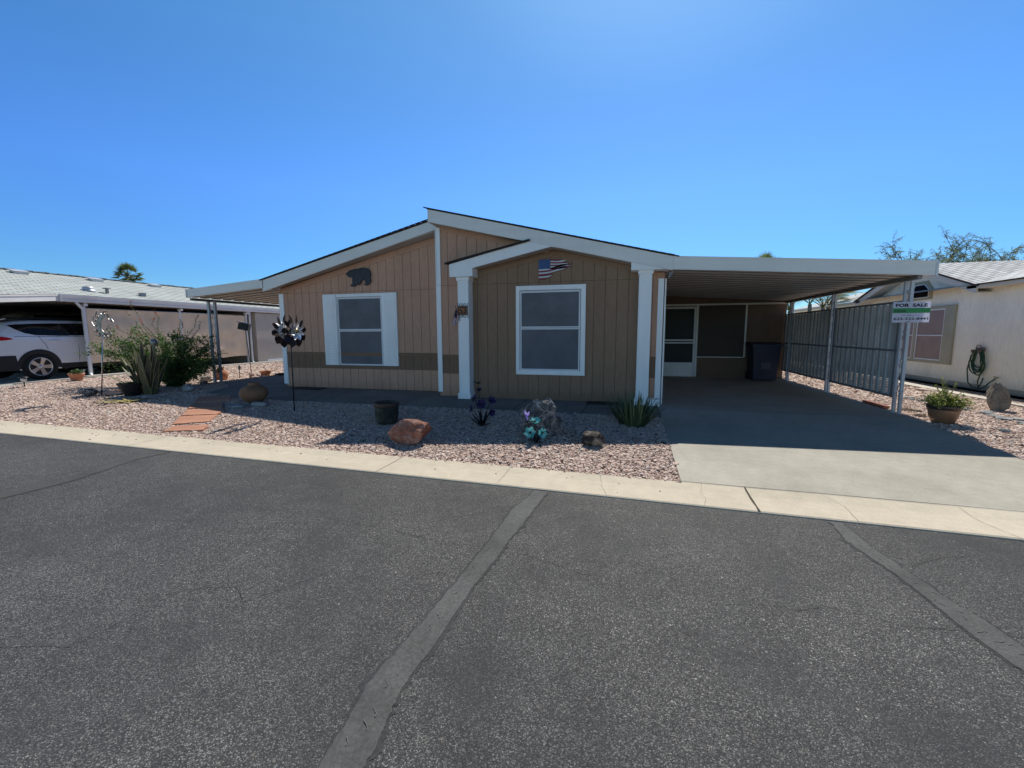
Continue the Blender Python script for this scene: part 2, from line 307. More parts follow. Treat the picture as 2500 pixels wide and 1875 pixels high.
# ------------------------------------------------------------------ mesh builder
class MB:
    def __init__(s): s.v = []; s.f = []; s.sm = []
    def add(s, vs, fs, smooth=False):
        o = len(s.v); s.v += [tuple(p) for p in vs]
        for f in fs: s.f.append(tuple(i + o for i in f)); s.sm.append(smooth)
    def box(s, x0, x1, y0, y1, z0, z1):
        s.add([(x, y, z) for z in (z0, z1) for y in (y0, y1) for x in (x0, x1)],
              [(0, 2, 3, 1), (4, 5, 7, 6), (0, 1, 5, 4), (2, 6, 7, 3), (0, 4, 6, 2), (1, 3, 7, 5)]); return s
    def obox(s, c, sx, sy, sz, rz=0, rx=0, ry=0):
        M_ = Matrix.Translation(c) @ Matrix.Rotation(rz, 4, 'Z') @ Matrix.Rotation(ry, 4, 'Y') @ Matrix.Rotation(rx, 4, 'X')
        t = MB().box(-sx / 2, sx / 2, -sy / 2, sy / 2, -sz / 2, sz / 2)
        s.add([M_ @ Vector(p) for p in t.v], t.f); return s
    def prism(s, pts, a, b, ax='y'):
        """polygon extruded along an axis; pts are (x,z) for y, (y,z) for x, (x,y) for z"""
        n = len(pts)
        def P(p, d): return (p[0], d, p[1]) if ax == 'y' else (d, p[0], p[1]) if ax == 'x' else (p[0], p[1], d)
        vs = [P(p, a) for p in pts] + [P(p, b) for p in pts]
        area = sum(pts[i][0] * pts[(i + 1) % n][1] - pts[(i + 1) % n][0] * pts[i][1] for i in range(n))
        flip = (area < 0) ^ (ax == 'y')
        fs = [tuple(range(n))[::-1], tuple(range(n, 2 * n))] + [(i, (i + 1) % n, n + (i + 1) % n, n + i) for i in range(n)]
        if flip: fs = [f[::-1] for f in fs]
        s.add(vs, fs); return s
    def tube(s, path, r, seg=8, caps=True, smooth=True):
        path = [Vector(p) for p in path]; n = len(path)
        rs = r if hasattr(r, '__len__') else [r] * n
        up = Vector((0, 0, 1)); rings = []
        t0 = (path[1] - path[0]).normalized()
        nrm = t0.orthogonal().normalized()
        for i in range(n):
            t = (path[min(i + 1, n - 1)] - path[max(i - 1, 0)])
            if t.length < 1e-9: t = t0.copy()
            t.normalize(); nrm = (nrm - t * nrm.dot(t))
            if nrm.length < 1e-6: nrm = t.orthogonal()
            nrm.normalize(); bn = t.cross(nrm)
            rings.append([path[i] + (nrm * math.cos(k * 2 * PI / seg) + bn * math.sin(k * 2 * PI / seg)) * rs[i] for k in range(seg)])
        vs = [p for rg in rings for p in rg]
        fs = [(i * seg + k, i * seg + (k + 1) % seg, (i + 1) * seg + (k + 1) % seg, (i + 1) * seg + k) for i in range(n - 1) for k in range(seg)]
        if caps: fs += [tuple(range(seg))[::-1], tuple((n - 1) * seg + k for k in range(seg))]
        s.add(vs, fs, smooth); return s
    def lathe(s, prof, c=(0, 0, 0), seg=24, M_=None, smooth=True):
        vs = []
        for r, z in prof:
            for k in range(seg):
                a = k * 2 * PI / seg; p = Vector((r * math.cos(a), r * math.sin(a), z))
                vs.append((M_ @ p) if M_ else p + Vector(c))
        fs = [(i * seg + k, i * seg + (k + 1) % seg, (i + 1) * seg + (k + 1) % seg, (i + 1) * seg + k) for i in range(len(prof) - 1) for k in range(seg)]
        s.add(vs, fs, smooth); return s
    def disc(s, c, r, seg=20):
        s.add([(c[0] + r * math.cos(k * 2 * PI / seg), c[1] + r * math.sin(k * 2 * PI / seg), c[2]) for k in range(seg)], [tuple(range(seg))]); return s
    def ball(s, c, r, sx=1, sy=1, sz=1, seg=14, rg=9):
        pr = [(max(1e-4, r * math.sin(PI * i / rg)), -r * math.cos(PI * i / rg)) for i in range(rg + 1)]
        s.lathe(pr, seg=seg, M_=Matrix.Translation(c) @ Matrix.Diagonal((sx, sy, sz, 1))); return s
    def quad(s, a, b, c, d): s.add([a, b, c, d], [(0, 1, 2, 3)]); return s
    def leaf(s, p, d, up, l, w, fold=.15):
        d = Vector(d).normalized(); up = Vector(up); sd = d.cross(up)
        if sd.length < 1e-5: sd = d.orthogonal()
        sd.normalize(); n = sd.cross(d); p = Vector(p)
        s.add([p, p + d * l * .45 + sd * w / 2 + n * fold * w, p + d * l, p + d * l * .45 - sd * w / 2 + n * fold * w], [(0, 1, 2, 3)]); return s
    def strap(s, p, az, tilt, l, w, curve=.3, n=6, tip=.05, thick=0, base=.6):
        """a strap leaf that leaves the ground at tilt from vertical and bends outward"""
        p = Vector(p); d2 = Vector((math.cos(az), math.sin(az), 0)); sd = Vector((-d2.y, d2.x, 0)); pts = []
        for i in range(n + 1):
            t = i / n; a = tilt + curve * t; dv = d2 * math.sin(a) + Vector((0, 0, 1)) * math.cos(a)
            ww = w * (base + (1 - base) * math.sin(PI * min(1, t * 1.6 + .1)) if t < .5 else (1 - ((t - .5) / .5) ** 1.6) * (1 - tip) + tip)
            nn = sd.cross(dv)
            pts.append((p - sd * ww / 2 + nn * ww * .18, p.copy(), p + sd * ww / 2 + nn * ww * .18)); p = p + dv * (l / n)
        vs = [q for t3 in pts for q in t3]; fs = []
        for i in range(n):
            for k in range(2): fs.append((i * 3 + k, i * 3 + k + 1, (i + 1) * 3 + k + 1, (i + 1) * 3 + k))
        s.add(vs, fs, True); return [(a, c) for a, b, c in pts]
    def build(s, name, m, parent=None, smooth=None, origin=None, label=None):
        me = bpy.data.meshes.new(name)
        o = Vector((0, 0, 0))
        A = np.array(s.v, dtype=np.float64)
        if parent is None:
            if origin is not None: o = Vector(origin)
            else: o = Vector(((A[:, 0].min() + A[:, 0].max()) / 2, (A[:, 1].min() + A[:, 1].max()) / 2, A[:, 2].min()))
            A = A - np.array(o)
        me.from_pydata(A.tolist(), [], s.f)
        me.polygons.foreach_set('use_smooth', [bool(x) if smooth is None else smooth for x in s.sm])
        me.materials.append(m); me.update()
        ob = bpy.data.objects.new(name, me); COL.objects.link(ob); ob.location = o
        if parent is not None: attach(ob, parent)
        if label: ob['label'] = label
        return ob
def attach(ob, parent):
    ob.parent = parent
    if parent.type == 'EMPTY': ob.matrix_parent_inverse = Matrix.Translation(-parent.location)
def tag(o, label, cat, group=None):
    o['label'] = label; o['category'] = cat
    if group: o['group'] = group
    return o
def struct(o, kind='structure'): o['kind'] = kind; return o
def thing(name, label, cat, loc, group=None):
    e = bpy.data.objects.new(name, None); COL.objects.link(e); e.location = loc
    e.empty_display_size = .2
    return tag(e, label, cat, group)
def dup(root, loc, label=None):
    r = root.copy(); COL.objects.link(r); r.location = loc
    if label: r['label'] = label
    for ch in list(root.children):
        c = ch.copy(); COL.objects.link(c); c.parent = r
        for g in list(ch.children):
            d = g.copy(); COL.objects.link(d); d.parent = c
    return r
def text_mesh(body, x0, x1, z0, z1, y, extr=.001, bold=0.0, shear=0.0, fit=True):
    cu = bpy.data.curves.new('lettering', 'FONT'); cu.body = body; cu.offset = bold; cu.shear = shear; cu.resolution_u = 4
    ob = bpy.data.objects.new('lettering', cu); COL.objects.link(ob)
    dg = bpy.context.evaluated_depsgraph_get()
    me = ob.evaluated_get(dg).to_mesh()
    vs = np.array([v.co[:] for v in me.vertices]); fs = [tuple(p.vertices) for p in me.polygons]
    ob.evaluated_get(dg).to_mesh_clear(); bpy.data.objects.remove(ob); bpy.data.curves.remove(cu)
    mn, mx = vs.min(0), vs.max(0); m = MB()
    sx = (x1 - x0) / (mx[0] - mn[0]); sz = (z1 - z0) / (mx[1] - mn[1])
    pts = [(x0 + (v[0] - mn[0]) * sx, y, z0 + (v[1] - mn[1]) * sz) for v in vs]
    m.add(pts, fs); return m
def spiral(c, r0, turns, a0, ax='x', sgn=1, n=18, r1=.15):
    out = []
    for i in range(n + 1):
        t = i / n; a = a0 + sgn * t * turns * 2 * PI; r = r0 * (1 - (1 - r1) * t)
        u, w = r * math.cos(a), r * math.sin(a)
        out.append((c[0], c[1] + u, c[2] + w) if ax == 'x' else (c[0] + u, c[1], c[2] + w))
    return out

# ------------------------------------------------------------------ setting: ground, road, kerb, slabs
def sheet(name, m, f, xs, ys, kind='structure', parent=None):
    mb = MB(); nx = len(xs)
    for j, y in enumerate(ys):
        for x in xs: mb.v.append(f(x, y))
    for j in range(len(ys) - 1):
        for i in range(nx - 1):
            mb.f.append((j * nx + i, j * nx + i + 1, (j + 1) * nx + i + 1, (j + 1) * nx + i)); mb.sm.append(True)
    o = mb.build(name, m, parent, origin=(0, 0, 0) if parent is None else None)
    if kind: o['kind'] = kind
    return o
XS = [-400, -120, -60] + [-40 + 2 * i for i in range(36)] + [60, 120, 400]
# ground rows follow the kerb line and the ramp
def gf(x, r):
    if r[0] == 'k':
        y = Yk(x) + r[1] * (8 - Yk(x))
        return (x, y, zg(x, y) - .022)
    if r[0] == 'u': return (x, Yk(x) + r[1], -.30)
    return (x, r[1], -.022)
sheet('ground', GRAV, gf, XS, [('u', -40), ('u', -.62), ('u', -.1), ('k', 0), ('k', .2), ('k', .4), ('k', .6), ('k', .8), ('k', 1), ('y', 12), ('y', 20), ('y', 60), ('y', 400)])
sheet('road', ASPH, lambda x, y: (x, Yr(x) + .015 + y if y > -10 else y, -.214 + .02 * min(1, -y / 4)), XS, [-60, -6, -4, -3, -2, -1.2, -.6, -.25, 0])
kb = MB()
kx = [-400, -60] + [-40 + 4 * i for i in range(21)] + [120, 400]
for a, b in zip(kx[:-1], kx[1:]):
    P = lambda x, dy, z: (x, Yk(x) + dy, z)
    prof = [(-.58, -.30), (-.58, -.206), (-.565, -.198), (-.20, -.199), (-.02, -.186), (0, -.19), (0, -.30)]
    for (d0, z0), (d1, z1) in zip(prof[:-1], prof[1:]):
        kb.quad(P(a, d0, z0), P(b, d0, z0), P(b, d1, z1), P(a, d1, z1))
kerb = struct(kb.build('kerb', KERB, origin=(0, 0, 0)))
def ribbon(pts, w, zf, jit=.3, sub=6):
    """a thin crack or seam lying on a surface"""
    mb = MB(); P = []
    for (a, b) in zip(pts[:-1], pts[1:]):
        for i in range(sub):
            t = i / sub; P.append(Vector((a[0] + (b[0] - a[0]) * t, a[1] + (b[1] - a[1]) * t)))
    P.append(Vector(pts[-1])); n = len(P)
    for i in range(1, n - 1): P[i] = P[i] + Vector((random.uniform(-1, 1), random.uniform(-1, 1))) * jit * w * 3
    for i in range(n):
        t = (P[min(i + 1, n - 1)] - P[max(0, i - 1)]).normalized(); s_ = Vector((-t.y, t.x)) * w * random.uniform(.3, .7)
        for q in (P[i] - s_, P[i] + s_): mb.v.append((q.x, q.y, zf(q.x, q.y)))
    mb.f = [(2 * i, 2 * i + 1, 2 * i + 3, 2 * i + 2) for i in range(n - 1)]; mb.sm = [False] * len(mb.f); return mb
def kz(x, y):
    d = y - Yk(x); return (-.199 + max(0, (d + .20) / .18) * .013 if d < -.02 else -.186) + .003
def rz_(x, y): return -.214 + .02 * min(1, max(0, (Yr(x) + .015 - y)) / 4) + .003
for x in (-6.7, -2.67, 1.185): ribbon([(x, Yk(x)), (x - .02, Yr(x) + .01)], .016 if x > 0 else .006, kz, .05).build('kerb_joint', JOINT, kerb)
for a, b in (((-1.25, -1.25),) * 0 or []): pass
for p in ([(-.23, Yk(0)), (-.2, 4.3), (-.14, 4.04)], [(.79, 4.58), (.74, 4.3), (.77, 4.2), (.72, 4.01)], [(1.84, 4.52), (1.93, 4.3), (1.89, 3.97)], [(2.87, 4.49), (2.85, 4.2), (2.92, 3.93)], [(-1.25, 4.62), (-1.25, 4.1)], [(4.9, 4.4), (4.95, 3.9)]):
    ribbon(p, .0022, kz, .5).build('kerb_crack', JOINT, kerb)
def patch(left, right, name, sid=0, m=None):
    n = 230
    def at(pl, t):
        k = t * (len(pl) - 1); i = min(int(k), len(pl) - 2); u = k - i
        return Vector((pl[i][0] + (pl[i + 1][0] - pl[i][0]) * u, pl[i][1] + (pl[i + 1][1] - pl[i][1]) * u))
    def strip(nm, m, pad, dz, jl):
        mb = MB(); W = 7
        for i in range(n + 1):
            t = i / n; a, b = at(left, t), at(right, t); y = a.y
            ja = jl * (noise.noise(Vector((y * 3, sid, 0))) * 1.2 + noise.noise(Vector((y * 11, sid, 4))) * .9 + noise.noise(Vector((y * 33, sid, 4))) * .6) - pad
            jb = jl * (noise.noise(Vector((y * 3, sid, 9))) * 1.2 + noise.noise(Vector((y * 11, sid, 14))) * .9 + noise.noise(Vector((y * 33, sid, 24))) * .6) + pad
            for k in range(W + 1):
                q = a + Vector((ja, 0)) + (b - a + Vector((jb - ja, 0))) * k / W
                h = 0 if k in (0, W) else .0025 + .003 * max(0, noise.noise(Vector((q.x * 14, q.y * 6, sid)))) + .003 * max(0, noise.noise(Vector((q.x * 30, q.y * 22, sid))))
                mb.v.append((q.x, q.y, rz_(q.x, q.y) + dz + h * (1 if dz > 0 else .3)))
        for i in range(n):
            for k in range(W): mb.f.append((i * (W + 1) + k, i * (W + 1) + k + 1, (i + 1) * (W + 1) + k + 1, (i + 1) * (W + 1) + k)); mb.sm.append(True)
        return struct(mb.build(nm, m, origin=(0, 0, 0)))
    strip('road_patch_edge', PATCHD, .010, -.001, .03); pob = strip(name, m or PATCH, -.006, .002, .013)
    for k in range(26):
        t = .02 + k * .030 + random.uniform(-.01, .01); a, b = at(left, t), at(right, t); u0 = random.uniform(.2, .6); p = a.lerp(b, u0); q = at(left, t + .012).lerp(at(right, t + .012), u0 + random.uniform(-.15, .25))
        ribbon([tuple(p), tuple(p.lerp(q, .5) + Vector((.008, 0))), tuple(q)], .004, lambda x, y: rz_(x, y) + .009, .2).build('ripple', RIPPLE, pob)
patch([(-.85, 4.03), (-.94, 3.51), (-.97, 2.8), (-1.01, 2.15), (-1.07, 1.61), (-1.04, 1.13), (-1.0, .3), (-1.0, -3)], [(-.70, 4.02), (-.75, 3.51), (-.80, 2.97), (-.86, 2.33), (-.90, 1.53), (-.86, 1.18), (-.84, .3), (-.84, -3)], 'road_patch')
patch([(1.66, 3.93), (1.64, 3.60), (1.73, 3.06), (1.76, 2.57), (1.80, 2.32), (1.8, 1.2), (1.8, -3)], [(1.77, 3.93), (1.78, 3.52), (1.86, 2.97), (1.92, 2.74), (1.95, 2.54), (1.97, 1.2), (1.97, -3)], 'road_patch')
patch([(-6.10, 4.2), (-6.07, 3.71), (-5.9, 3.14), (-6.0, 2.67), (-6.0, 1), (-6, -3)], [(-5.84, 4.2), (-5.90, 3.80), (-5.68, 3.11), (-5.73, 2.53), (-5.8, 1), (-5.8, -3)], 'road_patch', 3, PATCHF)
for p in ([(-3.43, 2.95), (-2.96, 2.99), (-2.21, 2.94), (-1.64, 2.87), (-1.31, 2.80), (-.99, 2.82)], [(-1.79, 2.44), (-1.86, 2.22), (-1.93, 2.10), (-2.11, 1.84), (-2.28, 1.95), (-2.46, 1.90), (-2.58, 1.82), (-2.61, 1.56), (-2.64, 1.33), (-2.79, 1.30), (-2.98, 1.24)],
          [(.53, 2.52), (.82, 2.58), (.98, 2.57), (1.14, 2.65), (1.27, 2.63), (1.48, 2.57), (1.74, 2.60), (2.01, 2.62)], [(1.89, 3.29), (2.15, 3.47), (2.41, 3.57)], [(-.66, 2.78), (-.48, 2.73), (-.24, 2.64), (-.10, 2.64)]):
    struct(ribbon(p, .0022, rz_, .6, 9).build('road_crack', CRACK, origin=(0, 0, 0)))
def pslab(name, m, poly, top=0.0, thick=.08, kind='structure'):
    mb = MB(); n = len(poly)
    mb.v = [(x, y, zg(x, y) + top) for x, y in poly] + [(x, y, zg(x, y) + top - thick) for x, y in poly]
    mb.f = [tuple(range(n)), tuple(range(2 * n - 1, n - 1, -1))] + [((i + 1) % n, i, n + i, n + (i + 1) % n) for i in range(n)]
    mb.sm = [False] * len(mb.f); o = mb.build(name, m, origin=(0, 0, 0)); o['kind'] = kind; return o
dr = MB(); dx = [.60, 1.185, 2.5, 4.41]; dys = [0, .2, .4, .6, .8, 1.0]
rows = [[(x, Yk(x) + .012 + t * (8 - Yk(x)), zg(x, Yk(x) + .012 + t * (8 - Yk(x))) + .004) for x in dx] for t in dys] + [[(x, y, .004) for x in dx] for y in (11, 13.93)]
for r in rows: dr.v += r
for j in range(len(rows) - 1):
    for i in range(3): dr.f.append((j * 4 + i, j * 4 + i + 1, (j + 1) * 4 + i + 1, (j + 1) * 4 + i)); dr.sm.append(False)
for e in (0, 3):
    for j in range(len(rows) - 1):
        a, b = rows[j][e], rows[j + 1][e]; dr.quad(a, b, (b[0], b[1], b[2] - .08), (a[0], a[1], a[2] - .08))
struct(dr.build('driveway', DRIVE, origin=(0, 0, 0)))
drv = lambda x, y: zg(x, y) + .008
struct(ribbon([(.62, 8.05), (2.5, 8.0), (4.4, 8.08)], .008, drv, .1).build('driveway_joint', JOINT, origin=(0, 0, 0)))
struct(ribbon([(.60, Yk(.6) + .005), (4.4, Yk(4.4) + .005), (9, Yk(9) + .005)], .012, lambda x, y: -.182, .2).build('driveway_joint', JOINT, origin=(0, 0, 0)))
pslab('walkway', WALK, [(.585, 7.36), (.585, 8.46), (-3.9, 8.46), (-3.9, 9.08), (-8.43, 9.08), (-8.43, 20), (-10.88, 20), (-10.95, 9.5), (-9.9, 8.75), (-9.45, 7.75), (-7.6, 7.5), (-6.83, 7.36)], .006)
for p in ([(-1.89, 8.44), (-1.95, 7.37)], [(-.66, 8.1), (-.71, 7.37)], [(.59, 8.46), (.60, 7.36)], [(-6.5, 9.05), (-6.4, 7.37)], [(-4.2, 8.4), (-4.2, 7.37)]):
    struct(ribbon(p, .012, lambda x, y: zg(x, y) + .010, .1).build('walkway_joint', JOINT, origin=(0, 0, 0)))
pslab('neighbour_slab', concrete('neighbour_concrete', (.42, .40, .36), .25), [(-16.0, Yk(-16) + .01), (-16.05, 7.6), (-16.25, 8.8), (-16.25, 30), (-30, 30), (-30, Yk(-30) + .01)], .012)
pslab('side_path', concrete('side_path_concrete', (.62, .58, .50), .12), [(6.88, Yk(6.9) + .01), (6.88, 8), (6.88, 24), (7.78, 24), (7.78, 8), (7.78, Yk(7.8) + .01)], .03)
for y in (8.6, 10.4, 12.2): struct(ribbon([(6.9, y), (7.77, y)], .01, lambda a, b: .034, .1).build('side_path_joint', JOINT, origin=(0, 0, 0)))

# ------------------------------------------------------------------ gravel (stuff)
def inpoly(x, y, poly):
    c = np.zeros(x.shape, bool); n = len(poly)
    for i in range(n):
        x0, y0 = poly[i]; x1, y1 = poly[(i + 1) % n]
        if y0 == y1: continue
        k = ((y0 > y) != (y1 > y)) & (x < (x1 - x0) * (y - y0) / (y1 - y0) + x0); c ^= k
    return c
STEPS = [[(-7.02, 4.99), (-7.21, 5.275), (-6.67, 5.44), (-6.45, 5.18)], [(-7.33, 5.355), (-7.74, 5.80), (-7.15, 6.02), (-6.88, 5.62)], [(-7.785, 5.868), (-8.16, 6.27), (-7.42, 6.42), (-7.2, 6.08)],
         [(-8.24, 6.35), (-8.6, 6.72), (-8.02, 6.90), (-7.56, 6.47)], [(-8.68, 6.82), (-9.12, 7.30), (-8.52, 7.55), (-8.15, 7.15)]]
WALKP = [(.62, 7.33), (.62, 9.2), (-8.4, 9.2), (-8.43, 20), (-10.88, 20), (-10.97, 9.5), (-9.93, 8.75), (-9.48, 7.7), (-7.6, 7.47), (-6.83, 7.33)]
def scatter(x0, x1, y0, y1, dens, size):
    n = int((x1 - x0) * (y1 - y0) * dens); x = RNG.uniform(x0, x1, n); y = RNG.uniform(y0, y1, n)
    spill = RNG.exponential(.018, n)
    ok = (y > 4.61 - .034 * x - spill * (RNG.random(n) < .5)) & ~inpoly(x, y, WALKP) & ~((x > .6) & (x < 4.42)) & ~(x < -16.1 - np.clip((y - 7.6) * .12, 0, .15)) & ~((x > 6.88))
    for p in STEPS: ok &= ~inpoly(x, y, p)
    return x[ok], y[ok], np.full(ok.sum(), size)
parts = [scatter(-9, .6, 4.3, 7.4, 3300, .0122), scatter(-16.2, -9, 4.4, 9.6, 1900, .0152), scatter(-16.4, -10.8, 9.6, 17, 420, .028), scatter(4.4, 6.9, 4.2, 10.5, 2600, .0135), scatter(4.4, 6.9, 10.5, 17, 420, .028)]
_sx = RNG.uniform(-12, .5, 60); _sy = 4.61 - .034 * _sx - np.abs(RNG.normal(0, .22, 60)); parts.append((_sx, _sy, np.full(60, .010)))
px = np.concatenate([p[0] for p in parts]); py = np.concatenate([p[1] for p in parts]); ps = np.concatenate([p[2] for p in parts])
n = len(px)
bm = bmesh.new(); bmesh.ops.create_icosphere(bm, subdivisions=1, radius=1.0)
IV = np.array([v.co[:] for v in bm.verts]); IF = np.array([[v.index for v in f.verts] for f in bm.faces]); bm.free()
tt = np.clip((8 - py) / (8 - (4.61 - .034 * px)), 0, 1); pz = -.2 * tt + RNG.uniform(-.012, .005, n)
pz = np.where(py < 4.61 - .034 * px, -.186, pz); pz = np.where(py < 4.58 - .034 * px, -.194, pz); pz = np.where(py < 4.04 - .034 * px, -.208, pz)
rad = ps * np.exp(RNG.normal(0, .34, n))
V = IV[None] * (1 + RNG.uniform(-.25, .25, (n, 12, 1)))
V = V * np.stack([rad * RNG.uniform(.9, 1.5, n), rad * RNG.uniform(.7, 1.1, n), rad * RNG.uniform(.26, .48, n)], 1)[:, None, :]
def rotm(a, b, c):
    ca, sa, cb, sb, cc, sc = np.cos(a), np.sin(a), np.cos(b), np.sin(b), np.cos(c), np.sin(c); z = np.zeros_like(a); o = np.ones_like(a)
    Rz = np.stack([np.stack([ca, -sa, z], -1), np.stack([sa, ca, z], -1), np.stack([z, z, o], -1)], -2)
    Rx = np.stack([np.stack([o, z, z], -1), np.stack([z, cb, -sb], -1), np.stack([z, sb, cb], -1)], -2)
    Ry = np.stack([np.stack([cc, z, sc], -1), np.stack([z, o, z], -1), np.stack([-sc, z, cc], -1)], -2)
    return Rz @ Rx @ Ry
RM = rotm(RNG.uniform(0, 6.28, n), RNG.normal(0, .24, n), RNG.normal(0, .24, n))
V = np.einsum('nij,nkj->nki', RM, V) + np.stack([px, py, pz], 1)[:, None, :]
F = (IF[None] + (np.arange(n) * 12)[:, None, None]).reshape(-1)
me = bpy.data.meshes.new('gravel'); nf = n * len(IF)
me.vertices.add(n * 12); me.vertices.foreach_set('co', V.reshape(-1).astype(np.float32))
me.loops.add(nf * 3); me.loops.foreach_set('vertex_index', F.astype(np.int32))
me.polygons.add(nf); me.polygons.foreach_set('loop_start', np.arange(0, nf * 3, 3, dtype=np.int32))
me.update(calc_edges=True); me.validate(); me.materials.append(PEB)
me.polygons.foreach_set('use_smooth', np.zeros(nf, bool))
gv = bpy.data.objects.new('gravel', me); COL.objects.link(gv); gv['kind'] = 'stuff'
tag(gv, 'loose pink and tan landscaping gravel covering the yards', 'gravel')

# ------------------------------------------------------------------ the main house
def roofR(x): return 3.80 - .2425 * (x + 3.87)
def roofL(x): return 3.79 - .2464 * (-4.0 - x) if x < -4 else 3.79
YL, YR = 9.07, 8.45
def porch(x): return 2.72 + .216 * (x + 3.44)
H = thing('manufactured_house', 'tan and brown single-storey manufactured house with white trim facing the street', 'house', (-3.9, 9.0, 0))
def boards(mb, x0, x1, y, z0, z1, top=None, bot=None, ph=0.0, w=.2145, g=.009, th=.012):
    k = math.floor((x0 - ph) / w)
    while ph + k * w < x1:
        a = max(x0, ph + k * w + g / 2); b = min(x1, ph + (k + 1) * w - g / 2); k += 1
        if b - a < .004: continue
        ta = min(z1, top(a)) if top else z1; tb = min(z1, top(b)) if top else z1
        ba = max(z0, bot(a)) if bot else z0; bb = max(z0, bot(b)) if bot else z0
        if ta - ba < .004 and tb - bb < .004: continue
        mb.prism([(a, ba), (b, bb), (b, max(tb, bb + .001)), (a, max(ta, ba + .001))], y, y + th)
PHL = -5.642; PHR = -2.975
tl = lambda x: roofL(x) - .24
tr = lambda x: roofR(x) - .22
w1 = MB()
boards(w1, -8.40, -3.86, YL, .02, .499, None, ph=PHL); boards(w1, -8.40, -3.86, YL, .901, 2.346, tl, ph=PHL); boards(w1, -8.40, -3.86, YL, 2.353, 4, tl, ph=PHL)
w1.prism([(-8.42, tl(-8.42) - .13), (-3.88, tl(-3.88) - .13), (-3.88, tl(-3.88)), (-8.42, tl(-8.42))], YL - .014, YL - .001)
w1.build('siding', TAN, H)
b1 = MB(); boards(b1, -8.40, -3.86, YL, .501, .816, None, ph=PHL); b1.box(-8.32, -3.87, YL - .018, YL - .001, .818, .898); b1.box(-8.32, -3.87, YL - .016, YL - .001, .502, .565)
b1.build('trim_band', BAND, H)
w2 = MB()
boards(w2, -3.85, -3.2, YR, .02, .499, None, ph=PHR); boards(w2, -3.85, -3.2, YR, .901, 2.343, None, ph=PHR); boards(w2, -3.85, -3.2, YR, 2.350, 4, tr, ph=PHR)
boards(w2, -3.2, -1.2, YR, 2.35, 4, tr, porch, ph=PHR)
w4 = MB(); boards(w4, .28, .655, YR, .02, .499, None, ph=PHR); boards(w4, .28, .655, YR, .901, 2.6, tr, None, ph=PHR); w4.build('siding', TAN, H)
w2.prism([(-3.76, tr(-3.76) - .11), (-1.5, tr(-1.5) - .11), (-1.5, tr(-1.5)), (-3.76, tr(-3.76))], YR - .014, YR - .001)
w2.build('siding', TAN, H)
for a, b in ((-3.77, -3.2), (.28, .655)):
    b2 = MB()
    boards(b2, a, b, YR, .501, .816, None, ph=PHR); b2.box(a, b, YR - .018, YR - .001, .818, .898); b2.box(a, b, YR - .016, YR - .001, .502, .565)
    b2.build('trim_band', BAND, H)
w3 = MB()
dk = lambda x: min(porch(x) - .001, tr(x))
boards(w3, -3.2, .28, YR, .02, 2.341, dk, ph=PHR, g=.007); boards(w3, -3.2, .28, YR, 2.347, 4, dk, ph=PHR, g=.007)
for (xa, xb, fn) in ((-2.96, -1.40, lambda x: porch(x) - .235), (-1.40, .06, lambda x: roofR(x) - .255)):
    w3.prism([(xa, fn(xa) - .09), (xb, fn(xb) - .09), (xb, fn(xb)), (xa, fn(xa))], YR - .014, YR - .001)
w3.box(-3.2, .2, YR - .012, YR - .001, .006, .10)
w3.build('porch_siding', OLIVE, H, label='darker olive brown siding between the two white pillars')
# backing behind the grooves + the rest of the shell
sh = MB()
sh.prism([(-8.39, 0), (-3.86, 0), (-3.86, tl(-3.86) + .18), (-8.39, tl(-8.39) + .18)], YL + .009, YL + .06)
sh.prism([(-3.85, 0), (-3.25, 0), (-3.25, tr(-3.25) + .15), (-3.85, tr(-3.85) + .15)], YR + .009, YR + .06)
sh.box(-3.85, -3.79, YR + .06, YL + .01, 0, 3.5)
sh.box(-8.42, -8.36, YL + .012, 20, 0, 2.5)
sh.box(.60, .658, YR + .015, 13.95, 0, 2.5); sh.box(-8.42, .66, 20, 20.06, 0, 2.7)
sh.box(.28, .655, YR + .009, YR + .06, 0, 2.5)
sh.build('wall', TANIN, H)
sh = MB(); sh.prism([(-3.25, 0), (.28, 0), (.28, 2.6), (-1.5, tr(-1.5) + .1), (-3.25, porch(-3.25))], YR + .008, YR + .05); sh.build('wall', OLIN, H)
sw = MB()
for k in range(26): sw.box(.66, .668, YR + .03 + k * .2115, YR + .03 + k * .2115 + .203, .02, 2.42)
sw.build('side_siding', TAN, H)
# corner trim
ct = MB(); ct.box(-8.425, -8.32, YL - .03, YL - .001, .085, 2.343); ct.box(-8.45, -8.425, YL - .03, YL + .1, .085, 2.343); ct.build('corner_trim', WHITE_T, H)
ct = MB(); ct.box(-3.855, -3.77, YR - .028, YR - .001, 2.352, 3.515); ct.box(-3.862, -3.775, YR - .026, YR - .001, .105, 2.346); ct.box(-3.878, -3.863, YR - .026, YL, .1, 3.5); ct.build('corner_trim', WHITE_T, H)
ct = MB(); ct.box(.55, .648, YR - .03, YR - .001, .008, 2.335); ct.box(.668, .69, YR - .03, YR + .07, .008, 2.335); ct.build('corner_trim', WHITE_T, H)
